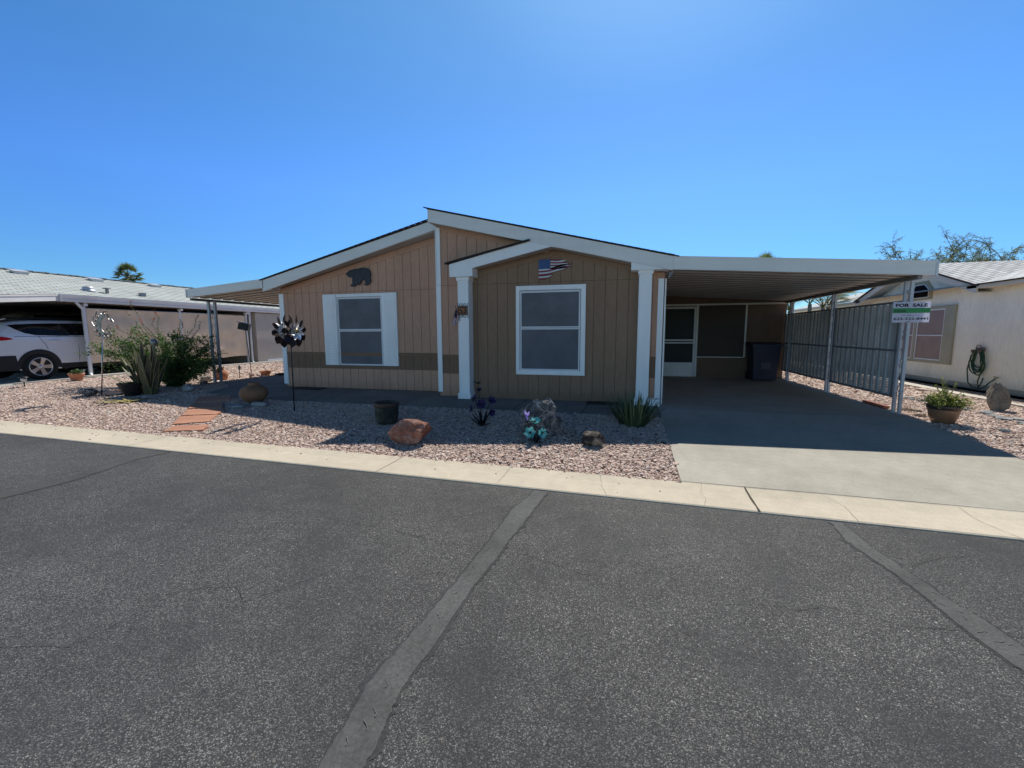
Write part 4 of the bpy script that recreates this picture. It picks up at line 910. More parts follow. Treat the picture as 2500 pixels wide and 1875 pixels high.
# ------------------------------------------------------------------ pots
def pot(name, c, prof, m, label, cat='pot', tilt=None, soil=None, rim=None):
    t = thing(name, label, cat, c)
    M_ = Matrix.Translation(c) @ (tilt if tilt else Matrix.Identity(4))
    MB().lathe(prof, seg=32, M_=M_).build('body', m, t)
    if rim: MB().lathe(rim[0], seg=32, M_=M_).build('rim', rim[1], t)
    if soil:
        mb = MB(); mb.disc((0, 0, 0), soil[0], 24); mb.v = [tuple(M_ @ Vector((v[0], v[1], soil[1]))) for v in mb.v]; mb.build('soil', SOIL, t)
    return t
def wall_prof(outer, th=.018):
    return [(.001, outer[0][1])] + outer + [(r - th, z) for r, z in outer[::-1][:1]] + [(max(.01, r - th), z) for r, z in outer[::-1][1:]] + [(.001, outer[0][1] + .02)]
pot('clay_urn', G(-7.44, 7.12), wall_prof([(.12, 0), (.19, .05), (.25, .12), (.268, .19), (.25, .26), (.19, .325), (.105, .355), (.095, .375), (.105, .40), (.098, .41)]), TERRA2, 'round-bellied weathered clay urn with a narrow mouth on the gravel', 'urn')
gp = pot('glazed_pot', G(-3.77, 6.16), wall_prof([(.15, 0), (.175, .06), (.19, .18), (.194, .27), (.19, .285)], .03), POTGLAZE, 'dark green-brown glazed pot standing empty before the walkway', 'pot', soil=(.16, .22), rim=([(.190, .285), (.205, .292), (.210, .335), (.198, .352), (.172, .345), (.165, .24)], POTRIM))
dp = pot('black_planter', G(-10.98, 7.2, .0), wall_prof([(.12, 0), (.155, .04), (.235, .22), (.27, .29), (.28, .30)]), BLKPOT, 'wide black bowl planter with yellow-green sprouts left of the agave', 'planter', soil=(.24, .25))
tb = pot('terracotta_bowl', (-15.62, 8.82, .012), wall_prof([(.105, 0), (.13, .03), (.175, .17), (.19, .21)]), TERRA, 'orange terracotta bowl with a leafy plant beside the white car', 'planter', soil=(.165, .18))
pot('grey_pot', (-11.53, 9.45, 0), wall_prof([(.085, 0), (.105, .06), (.135, .13), (.145, .145)]), GREYPOT, 'small empty grey pot left of the awning posts')
pot('terracotta_jug', (-11.55, 9.95, 0), wall_prof([(.11, 0), (.165, .06), (.19, .16), (.16, .26), (.09, .31), (.08, .36), (.10, .38)]), TERRA, 'terracotta jug with leaning neck behind the awning posts', 'jug')
pot('orange_bowl', (-11.38, 11.4, 0), wall_prof([(.10, 0), (.13, .03), (.165, .13), (.175, .155)]), TERRA, 'shallow orange clay bowl on the gravel right of the lantern stake', 'bowl')
pot('black_dish', (-10.98, 11.6, 0), wall_prof([(.12, 0), (.16, .03), (.18, .06)]), BLKPOT, 'low black dish on the gravel against the walkway under the awning', 'dish')
rp = pot('brown_planter', G(4.66, 7.80), wall_prof([(.116, 0), (.133, .01), (.165, .09), (.184, .19), (.187, .205)]), BRNPOT, 'brown glazed bowl planter with a bushy succulent at the driveway edge', 'planter', soil=(.165, .22), rim=([(.188, .205), (.196, .21), (.202, .25), (.205, .268), (.186, .272), (.178, .22)], BRNRIM))

# ------------------------------------------------------------------ plants
def leafy_stems(root, stems, leaf_m, stem_m, ll, lw, dens, parent, flowers=None, seed=1, spread=.05, stem_r=.006, name='foliage'):
    rd = random.Random(seed); lv = MB(); st = MB(); fl = MB()
    for (path, r0, fr) in stems:
        path = [Vector(p) for p in path]
        st.tube(path, [r0 * (1 - .75 * i / (len(path) - 1)) for i in range(len(path))], 5, False)
        for a, b in zip(path[:-1], path[1:]):
            n_ = max(1, int((b - a).length * dens))
            for k in range(n_):
                p = a.lerp(b, rd.random()) + Vector((rd.gauss(0, spread), rd.gauss(0, spread), rd.gauss(0, spread * .7)))
                d = Vector((rd.gauss(0, 1), rd.gauss(0, 1), rd.gauss(.2, .7)))
                lv.leaf(p, d, Vector((rd.gauss(0, .5), rd.gauss(0, .5), 1)), ll * rd.uniform(.6, 1.3), lw * rd.uniform(.6, 1.3))
        if flowers and fr:
            for k in range(fr):
                p = path[-1].lerp(path[-2], rd.uniform(0, 1.0)) + Vector((rd.gauss(0, .03), rd.gauss(0, .03), rd.gauss(0, .03)))
                for q in range(3): fl.leaf(p, Vector((rd.gauss(0, 1), rd.gauss(0, 1), rd.gauss(.4, .6))), Vector((0, 0, 1)), .045, .035)
    st.build('stem', stem_m, parent); lv.build(name, leaf_m, parent)
    if flowers and fl.f: fl.build('flower', flowers, parent)
sb = thing('flowering_shrub', 'open dark green shrub with long arching shoots and a few red flowers behind the agave', 'shrub', (-11.4, 8.45, 0))
rd = random.Random(12); stems = []
base = Vector((-11.35, 8.45, 0))
def arch(tip, k=.35, n=6, j=.04):
    tip = Vector(tip); mid = base.lerp(tip, .5) + Vector((0, 0, (tip.z) * k * .5)); out = []
    for i in range(n + 1):
        t = i / n; p = base * (1 - t) ** 2 + mid * 2 * t * (1 - t) + tip * t * t
        out.append(p + Vector((rd.gauss(0, j), rd.gauss(0, j), rd.gauss(0, j * .6))) * (1 if 0 < i else 0))
    return out
for k in range(54):
    a = rd.uniform(0, 2 * PI); r = rd.uniform(.35, 1.30) ; z = rd.uniform(.30, 1.42) * (1.12 - .22 * r)
    main = arch((base.x + math.cos(a) * r * 1.12 - .15, base.y + math.sin(a) * r * .85, z)); stems.append((main, .012, 0))
    for q in range(3):
        i = rd.randint(2, 5); p0 = main[i]; d = Vector((math.cos(a + rd.gauss(0, .9)), math.sin(a + rd.gauss(0, .9)), rd.uniform(-.1, .7))).normalized() * rd.uniform(.2, .5)
        stems.append(([p0, p0 + d * .5 + Vector((0, 0, .03)), p0 + d], .005, 1 if rd.random() < .10 else 0))
for tip in ((-13.3, 8.2, .92), (-13.9, 8.3, 1.0), (-12.9, 8.1, 1.15), (-13.2, 8.4, 1.25), (-12.7, 8.0, .75), (-13.0, 7.9, .95), (-12.6, 8.5, 1.4)):
    m_ = arch(tip, .6); stems.append((m_, .011, 2))
    for q in range(4): p0 = m_[rd.randint(3, 6)]; d = Vector((rd.gauss(-.3, .5), rd.gauss(0, .4), rd.gauss(.1, .3))).normalized() * .35; stems.append(([p0, p0 + d * .5, p0 + d], .005, 0))
leafy_stems(base, stems, LEAF, BARK, .062, .035, 135, sb, FLOWER, 4, .06)
thin = [(arch(t, .25, 8), .008, f) for t, f in (((-12.5, 8.3, 2.25), 1), ((-12.75, 8.4, 1.95), 2), ((-11.9, 8.5, 1.95), 2), ((-10.55, 8.6, 1.9), 2), ((-10.25, 8.4, 1.65), 0), ((-13.0, 8.3, 1.65), 2), ((-11.2, 8.6, 1.75), 0), ((-10.9, 8.4, 1.7), 1), ((-12.3, 8.7, 1.8), 2), ((-11.9, 8.2, 1.75), 3))]
lv = MB(); st = MB(); fl = MB()
for path, r0, f in thin:
    st.tube(path, [r0 * (1 - .7 * i / 8) for i in range(9)], 5, False)
    for i in range(2, 8):
        for k in range(20):
            p = path[i].lerp(path[i + 1], rd.random()); lv.leaf(p, (rd.gauss(0, 1), rd.gauss(0, 1), rd.gauss(.3, .5)), (0, 0, 1), .04, .022)
    for k in range(f * 3):
        p = path[-1].lerp(path[-2], rd.random()); fl.leaf(p, (rd.gauss(0, 1), rd.gauss(0, 1), rd.gauss(.3, .5)), (0, 0, 1), .05, .04)
st.build('shoot', BARK, sb); lv.build('shoot_foliage', LEAF, sb); fl.build('flower', FLOWER, sb)
# agave
ag = thing('agave', 'tall agave with stiff upright yellow-edged leaves in front of the shrub', 'agave', G(-10.7, 7.4))
lf = MB(); eg = MB(); ab = Vector(G(-10.7, 7.4, -.02))
for az, tilt, l, w, cv in ((180, .05, 1.28, .17, .03), (100, .08, 1.22, .17, .05), (10, .02, 1.2, .16, .08), (200, .16, 1.15, .15, .06), (280, .12, 1.05, .15, .1), (330, .10, .95, .15, .1), (185, .34, 1.0, .12, .05), (195, .50, 1.05, .11, .1), (5, .22, .98, .13, .08), (20, .36, .92, .12, .1), (355, .16, 1.02, .12, .05), (205, .98, .98, .10, .05), (60, .3, 1.0, .13, .1), (140, .3, 1.0, .13, .1), (230, .3, .95, .13, .1), (300, .35, .8, .12, .1), (190, .7, .9, .09, .1), (350, .45, .75, .11, .1)):
    e = lf.strap(ab + Vector((math.cos(R_(az)), math.sin(R_(az)), 0)) * .06, R_(az), tilt, l, w, cv, 8, base=.75)
    for sd in (0, 1): eg.tube([q[sd] for q in e], [.005] * 7 + [.003, .001], 4, False)
lf.build('leaf', AGAVE, ag); eg.build('leaf_margin', AGAVEY, ag)
orb = thing('garden_orb', 'small dark glazed globe on a stake among the agave leaves', 'garden ornament', G(-10.95, 7.75))
MB().tube([G(-10.95, 7.75), (-10.95, 7.75, 1.1)], .008, 6).build('stake', BLACK, orb); MB().ball((-10.95, 7.75, 1.16), .075, 1, 1, 1.25).build('globe', mat('grey_glass_globe', (.25, .26, .25), .12, .3, var=.4, spec=.6), orb)
lp = MB()
for k in range(14): lp.strap(G(-10.3 + sr.uniform(-.25, .25), 6.6 + sr.uniform(-.1, .1), .02), sr.uniform(0, 6.28), 1.42, sr.uniform(.25, .55), .06, .12, 5)
tag(lp.build('dry_leaf_pile', DRYLEAF), 'heap of cut yellow agave leaves lying in the sun before the black planter', 'leaf pile')
al = thing('aloe_clump', 'dense spiky green aloe clump beside the driveway at the right pillar', 'aloe', G(.14, 6.78))
lf = MB(); rd = random.Random(9)
for k in range(190):
    a = rd.uniform(0, 2 * PI); r = rd.random() ** .5 * .19; t = .06 + r * 2.9 + rd.gauss(0, .15)
    lf.strap(G(.14 + math.cos(a) * r, 6.78 + math.sin(a) * r * .8, -.01), a + rd.gauss(0, .35), max(0, t), rd.uniform(.30, .58), rd.uniform(.020, .032), rd.uniform(-.25, .35), 5, .02)
lf.build('leaf', LEAFA, al)
def bush_in(t, c, rx, rz_b, n_st, ll, lw, dens, seed, m, zup):
    rd = random.Random(seed); st = []
    c = Vector(c)
    for k in range(n_st):
        a = rd.uniform(0, 2 * PI); r = rd.random() ** .6; tip = c + Vector((math.cos(a) * r * rx, math.sin(a) * r * rx, zup * rd.uniform(.25, 1) * (1.1 - .6 * r)))
        mid = c.lerp(tip, .5) + Vector((0, 0, .05)); st.append(([c, mid, tip], .006, 0))
    leafy_stems(c, st, m, BARK, ll, lw, dens, t, None, seed, .022)
bush_in(rp, (4.66, 7.80, .20), .30, 0, 85, .028, .022, 230, 3, LEAFY, .30)
tw = MB(); lv = MB(); rd = random.Random(8)
for tip in ((4.58, 7.78, .68), (4.80, 7.82, .60), (4.52, 7.8, .56), (4.86, 7.78, .47), (4.70, 7.9, .62)):
    a, b = Vector((4.66, 7.80, .25)), Vector(tip); tw.tube([a, a.lerp(b, .5) + Vector((.01, 0, .02)), b], [.006, .005, .003], 5, False)
    for k in range(34): lv.leaf(a.lerp(b, rd.uniform(.35, 1.0)), (rd.gauss(0, 1), rd.gauss(0, 1), rd.gauss(.3, .5)), (0, 0, 1), .028, .022)
tw.build('twig', BARK, rp); lv.build('twig_foliage', LEAFY, rp)
bush_in(tb, (-15.62, 8.82, .17), .18, 0, 22, .07, .045, 40, 5, LEAF, .22)
bush_in(dp, G(-11.0, 7.2, .22), .2, 0, 22, .05, .02, 60, 6, LEAFY, .10)

# ------------------------------------------------------------------ garden ornaments
pw = thing('pinwheel_spinner', 'tall metal pinwheel flower with dark leaf blades and silver petals on a thin pole', 'wind spinner', G(-5.98, 6.59))
MB().tube([G(-5.98, 6.59, -.05), (-5.955, 6.59, 1.40)], .0115, 8).build('pole', BLACK, pw)
def petal(mb, M_, ang, r0, r1, w, cup, bend, n=6):
    vs = []
    for i in range(n + 1):
        t = i / n; r = r0 + (r1 - r0) * t; ww = w * math.sin(PI * (.12 + .88 * t) ** .9) if t < 1 else 0
        for s_ in (-1, 0, 1):
            p = Vector((r, s_ * ww / 2, bend * t * t + cup * (abs(s_)) * ww + s_ * ww * .25)); vs.append(M_ @ (Matrix.Rotation(ang, 4, 'Z') @ p))
    fs_ = [(i * 3 + k, i * 3 + k + 1, (i + 1) * 3 + k + 1, (i + 1) * 3 + k) for i in range(n) for k in range(2)]; mb.add(vs, fs_, True)
bar = MB(); bar.tube([(-6.10, 6.59, 1.405), (-5.82, 6.59, 1.405)], .016, 8); bar.build('axle', BLACK, pw)
for xw, sg, off in ((-6.085, -1, .1), (-5.865, 1, .36)):
    Mw = Matrix.Translation((xw, 6.59, 1.405)) @ Matrix.Rotation(sg * PI / 2, 4, 'Y')
    bl = MB()
    for k in range(10): petal(bl, Mw, k * 2 * PI / 10 + off, .145, .315, .125, .10, -.01)
    for k in range(10):
        a = k * 2 * PI / 10 + off; bl.tube([Mw @ Vector((0, 0, 0)), Mw @ Vector((.16 * math.cos(a), .16 * math.sin(a), 0))], .004, 4)
    bl.build('blade', BRONZE, pw)
    bl = MB()
    for k in range(8): petal(bl, Mw, k * 2 * PI / 8 + off, .03, .185, .085, .38, .07)
    bl.build('petal', SILVER, pw)
    MB().ball(tuple(Mw @ Vector((0, 0, .04))), .045, .7, 1, 1).build('hub', BRASS, pw)
ss = thing('sun_stake', 'metal sun crescent with flame rays on a thin stake left of the shrub', 'garden ornament', G(-11.86, 7.12))
MB().tube([G(-11.86, 7.12, -.05), (-11.60, 7.12, 1.32)], .013, 8).build('pole', STEEL, ss)
cx, cz = -11.50, 1.56; m_ = MB()
o_ = [(cx + .23 * math.cos(a), cz + .23 * math.sin(a)) for a in [R_(35 + 280 * i / 24) for i in range(25)]]
i_ = [(cx + .075 + .165 * math.cos(a), cz + .0 + .18 * math.sin(a)) for a in [R_(40 + 270 * i / 24) for i in range(25)]]
for k in range(24): m_.prism([o_[k], o_[k + 1], i_[k + 1], i_[k]], 7.10, 7.112)
m_.build('crescent', RUSTMET, ss)
for k in range(12):
    a = R_(20 + k * 26); r = MB(); pts = []
    for i in range(7):
        t = i / 6; aa = a + .18 * math.sin(t * 5); rr = .24 + .13 * t; pts.append((cx + rr * math.cos(aa), 7.105 - .02 * t, cz + rr * math.sin(aa)))
    r.tube(pts, [.020, .024, .022, .017, .012, .007, .002], 5); r.build('ray', RUSTMET if k % 3 else STEEL, ss)
sw_ = MB()
for c in ((cx + .13, 7.09, cz - .12), (cx + .05, 7.09, cz - .20), (cx + .2, 7.09, cz - .05)): sw_.tube(spiral(c, .055, 1.3, 1.0, 'y'), .008, 5)
sw_.build('swirl', RUSTMET, ss)
def solar(c, h, label, r=.07):
    t = thing('solar_path_light', label, 'garden light', c, 'solar lights in the gravel')
    c = Vector(c)
    MB().tube([c + Vector((0, 0, -.03)), c + Vector((0, 0, h * .55))], .014, 8).build('stake', LAMPB, t)
    MB().lathe([(.001, h * .5), (r * .6, h * .52), (r * .75, h * .85), (.001, h * .86)], c, 12).build('lens', LAMPC, t)
    MB().lathe([(r * .8, h * .84), (r * 1.15, h * .86), (r * 1.1, h * .95), (.001, h)], c, 12).build('cap', LAMPB, t)
solar(G(-15.52, 7.62), .27, 'solar path light at the corner of the slab beside the wheel of the white car', .085)
solar((-15.95, 9.15, .0), .30, 'solar path light between the terracotta bowl and the downpipe post', .08)
t = thing('garden_marker', 'short wooden marker stake with a leaf-shaped head right of the terracotta jug', 'garden marker', (-11.36, 10.4, 0))
MB().tube([(-11.36, 10.4, -.02), (-11.345, 10.4, .27)], .010, 6).build('stake', BARK, t); MB().ball((-11.34, 10.4, .34), .055, .8, .4, 1.4).build('head', DARKM, t)
t = thing('lantern_stake', 'dark box lantern on a tall thin stake in front of the shade cloth', 'lantern', (-11.70, 11.15, 0))
MB().tube([(-11.68, 11.15, -.02), (-11.79, 11.15, 1.47)], .011, 6).build('stake', BLACK, t)
b_ = MB(); b_.obox((-11.81, 11.13, 1.58), .30, .22, .20, rz=.5, ry=.22)
b_.build('box', BLACK, t); MB().obox((-11.81, 11.13, 1.705), .34, .26, .02, rz=.5, ry=.22).build('roof', BRONZE, t)
MB().obox((-11.83, 11.03, 1.58), .18, .03, .12, rz=.5, ry=.22).build('pane', STEEL, t)
def flower_stake(t, base, tip, m, r, face, pet=6, stem=DGREEN, seed=0):
    base = Vector(base); tip = Vector(tip); MB().tube([base, base.lerp(tip, .6) + Vector((0, 0, .04)), tip], .006, 6).build('stem', stem, t)
    M_ = Matrix.Translation(tip) @ Vector(face).to_track_quat('Z', 'Y').to_matrix().to_4x4(); fl = MB()
    for k in range(pet): petal(fl, M_, k * 2 * PI / pet + seed, .008, r, r * .82, .1, r * .35)
    o = fl.build('bloom', m, t); MB().ball(tuple(M_ @ Vector((0, 0, .008))), r * .2).build('centre', BLACK, t); return o
pf = thing('purple_metal_flowers', 'purple metal flower cluster with a hummingbird perched on top in the shaded gravel', 'garden ornament', G(-2.17, 6.32))
b0 = G(-2.17, 6.32, -.02)
for tip, r, f, s_ in (((-2.15, 6.25, .25), .085, (0, -1, .3), .2), ((-2.30, 6.34, .32), .075, (-.6, -.5, .6), .1), ((-2.02, 6.33, .30), .08, (.6, -.5, .7), .4), ((-2.22, 6.30, .46), .06, (0, -.3, 1), 0), ((-2.33, 6.28, .16), .065, (-.8, -.5, .2), .3), ((-2.0, 6.28, .12), .07, (.8, -.6, .1), .2)): flower_stake(pf, b0, tip, PURPLE, r, f, 6, DGREEN, s_)
lv = MB()
for a in range(9): lv.strap(b0, a * .7, .35 + .09 * a, .30, .05, .3, 5)
lv.build('leaf', DGREEN, pf)
hb = MB(); hb.tube([(-2.19, 6.30, .46), (-2.215, 6.30, .52), (-2.225, 6.3, .56)], .004, 5); hb.ball((-2.225, 6.30, .575), .022, 1.7, .9, .8); hb.ball((-2.275, 6.30, .588), .014)
hb.tube([(-2.285, 6.30, .589), (-2.335, 6.30, .592)], [.004, .001], 5); hb.leaf((-2.22, 6.30, .585), (.75, .4, .5), (0, 0, 1), .09, .035); hb.leaf((-2.22, 6.30, .585), (.75, -.4, .35), (0, 0, 1), .09, .035); hb.leaf((-2.20, 6.30, .575), (1, 0, -.05), (0, 0, 1), .06, .025)
hb.build('hummingbird', DGREEN, pf)
tf = thing('teal_metal_flowers', 'teal metal flower cluster with a small lilac bird in front of the jagged boulder', 'garden ornament', G(-1.2, 5.66))
b0 = G(-1.17, 5.64, -.02)
for tip, r, f, s_ in (((-1.23, 5.60, -.005), .088, (-.1, -1, .35), .2), ((-1.07, 5.60, .0), .080, (.75, -.75, .35), .5), ((-1.17, 5.62, .15), .085, (0, -.35, 1), .1)): flower_stake(tf, b0, tip, TEAL, r, f, 6, DGREEN, s_)
bd = MB(); bd.tube([b0, (-1.27, 5.62, .12), (-1.285, 5.62, .20)], .004, 5); bd.build('stem', DGREEN, tf)
bd = MB(); bd.ball((-1.285, 5.62, .215), .018, .8, .8, 1.5); bd.leaf((-1.28, 5.62, .215), (-.3, -.2, 1), (0, -1, 0), .10, .04); bd.leaf((-1.28, 5.62, .215), (.45, -.2, 1), (0, -1, 0), .09, .04); bd.leaf((-1.28, 5.62, .21), (.2, -.3, -1), (0, -1, 0), .05, .03); bd.build('bird', LILAC, tf)
lv = MB()
for a in range(10): lv.strap(b0, a * .63, .6 + .06 * a, .16, .045, .4, 4)
lv.build('leaf', DARKROCK, tf)

# ------------------------------------------------------------------ left neighbour: house, car shelter, cloth screens
NX = -16.8
NH = thing('neighbour_house', 'grey-shingled neighbouring house with a car shelter on the far left', 'house', (-19, 12, 0))
RX = -20.5
def nroof(x): return 2.60 + (NX - x) * .262
rf = MB(); zt = nroof(RX)
rf.add([(NX + .08, 9.28, 2.589), (NX + .08, 34, 2.589), (RX, 34, zt), (RX, 9.28, zt)], [(0, 1, 2, 3)]); rf.add([(NX + .08, 9.28, 2.589), (RX, 9.28, zt), (RX, 6.6, zt), (-15.70, 6.6, nroof(-15.70))], [(0, 1, 2, 3)]); rf.build('roof', GROOF, NH)
rf = MB(); rf.add([(RX, 6.6, zt), (RX, 34, zt), (RX - 4.0, 34, 2.585), (RX - 4.0, 6.6, 2.585)], [(0, 1, 2, 3)]); rf.build('roof', GROOF, NH)
rg = MB()
for k in range(62): y = 6.8 + k * .45; rg.obox((RX, y, zt + .015 + (.006 if k % 2 else 0)), .24, .46, .03, rx=.03)
rg.build('ridge_cap', SHDARK if False else GROOF, NH)
fa = MB(); za0, za1 = 2.577, nroof(-15.70) - .012
for (o0, o1, dz0, dz1) in ((.0, .045, -.195, 0), (.045, .06, -.045, .002)):
    fa.add([(NX + .08 + o0, 9.28, za0 + dz0), (NX + .08 + o1, 9.28, za0 + dz0), (-15.70 + o1, 6.6, za1 + dz0), (-15.70 + o0, 6.6, za1 + dz0), (NX + .08 + o0, 9.28, za0 + dz1), (NX + .08 + o1, 9.28, za0 + dz1), (-15.70 + o1, 6.6, za1 + dz1), (-15.70 + o0, 6.6, za1 + dz1)], [(3, 2, 1, 0), (4, 5, 6, 7), (0, 1, 5, 4), (1, 2, 6, 5), (2, 3, 7, 6), (3, 0, 4, 7)])
fa.build('fascia', FASCIA, NH)
gu = MB(); gu.prism([(NX + .10, 2.36), (NX + .16, 2.37), (NX + .17, 2.44), (NX + .155, 2.45), (NX + .19, 2.52), (NX + .19, 2.565), (NX + .10, 2.575)], 9.24, 34, 'y'); gu.build('gutter', WHITE_M, NH)
gu = MB(); gu.box(NX + .05, NX + .20, 9.21, 9.245, 2.36, 2.585); gu.build('gutter_end', WHITE_M, NH)
for x in (0,):
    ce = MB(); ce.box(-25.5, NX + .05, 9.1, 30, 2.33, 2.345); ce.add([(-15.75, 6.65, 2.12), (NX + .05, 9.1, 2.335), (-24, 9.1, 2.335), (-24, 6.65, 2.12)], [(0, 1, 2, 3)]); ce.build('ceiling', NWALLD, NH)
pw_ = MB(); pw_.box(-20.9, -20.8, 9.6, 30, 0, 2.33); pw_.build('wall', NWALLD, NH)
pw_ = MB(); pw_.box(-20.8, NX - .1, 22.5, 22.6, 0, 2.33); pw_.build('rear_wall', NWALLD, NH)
for (y, w) in ((9.9, .075), (12.98, .06), (15.98, .075)):
    p = MB().box(NX - .08, NX - .08 + w, y - w / 2, y + w / 2, .01, 2.345); p.box(NX - .10, NX + .02 + w, y - w / 2 - .01, y + w / 2 + .01, 2.26, 2.34); p.build('post', WHITE_M, NH)
dpipe = MB(); dpipe.tube([(NX + .14, 9.62, 2.36), (NX + .10, 9.72, 2.25), (NX + .06, 9.82, 2.15), (NX + .05, 9.83, .12), (NX + .13, 9.80, .04)], .04, 4, True, False); dpipe.build('downpipe', WHITE_M, NH)
dpipe = MB(); dpipe.tube([(NX + .06, 16.1, 2.36), (NX + .04, 16.12, .1), (NX + .12, 16.1, .04)], .04, 4, True, False); dpipe.build('downpipe', WHITE_M, NH)
shd = MB(); shd.box(NX - .15, NX + .02, 16.45, 22, 0, 2.36); shd.box(NX - 3, NX - .15, 16.42, 16.5, 0, 2.36); shd.build('shed_wall', NWALL, NH); MB().box(NX + .02, NX + .03, 17.0, 21.8, -.0, .14).build('plinth', WHITE_T, NH)
MB().obox((NX + .06, 18.4, 1.0), .08, .22, .3).build('meter_box', BLACK, NH)
# bumpy cloth screens on rails
def cloth(y0, y1, name, z0=.42, z1=2.18, seed=0):
    mb = MB(); nu, nv = 30, 18
    for j in range(nv + 1):
        for i in range(nu + 1):
            u, v = i / nu, j / nv; y = y0 + (y1 - y0) * u; z = z0 + (z1 - z0) * v
            b_ = noise.noise(Vector((u * 3 + seed, v * 2.5, seed))) * .10 + noise.noise(Vector((u * 9, v * 7, seed + 3))) * .02
            e = min(1, 5 * min(u, 1 - u)) * min(1, 4 * (1 - v) + .1)
            mb.v.append((NX - .05 + b_ * e, y, z + (.02 * math.sin(u * 9) if j == 0 else 0)))
    mb.f = [(j * (nu + 1) + i, j * (nu + 1) + i + 1, (j + 1) * (nu + 1) + i + 1, (j + 1) * (nu + 1) + i) for j in range(nv) for i in range(nu)]; mb.sm = [True] * len(mb.f)
    return mb.build(name, CLOTH, NH)
cloth(9.97, 12.96, 'shade_cloth', seed=1); cloth(12.98, 15.92, 'shade_cloth', z0=.36, seed=5)
MB().tube([(NX - .05, 9.95, 2.19), (NX - .05, 15.95, 2.19)], .022, 8).build('cloth_rail', STEEL, NH)
MB().box(NX + .45, NX + .56, 7.8, 9.6, -.02, .03).build('edging', NWALL, NH); MB().box(NX - .1, NX + .35, 9.6, 22, .0, .045).build('edging', NWALL, NH)
for x, y in ((-19.97, 10.05), (-19.93, 12.2), (-19.98, 14.4)):
    z = nroof(x); MB().obox((x, y, z + .075), .34, .42, .04, ry=.256).obox((x + .03, y, z + .03), .26, .36, .06, ry=.256).build('roof_vent', VENTM, NH)
z = nroof(-17.66); MB().lathe([(.21, -.03), (.21, .02), (.155, .03), (.16, .07), (.145, .115), (.09, .15), (.001, .165)], (-17.66, 10.58, z), 22).build('roof_fan', VENTM, NH)
z = nroof(-17.41); MB().lathe([(.05, -.1), (.05, .16), (.115, .16), (.115, .19), (.001, .2)], (-17.41, 10.97, z), 16).build('roof_pipe', VENTD, NH)
z = nroof(-17.39); MB().box(-17.46, -17.32, 12.0, 12.16, z - .1, z + .10).box(-17.48, -17.30, 11.98, 12.18, z + .10, z + .12).build('roof_pipe', VENTD, NH)

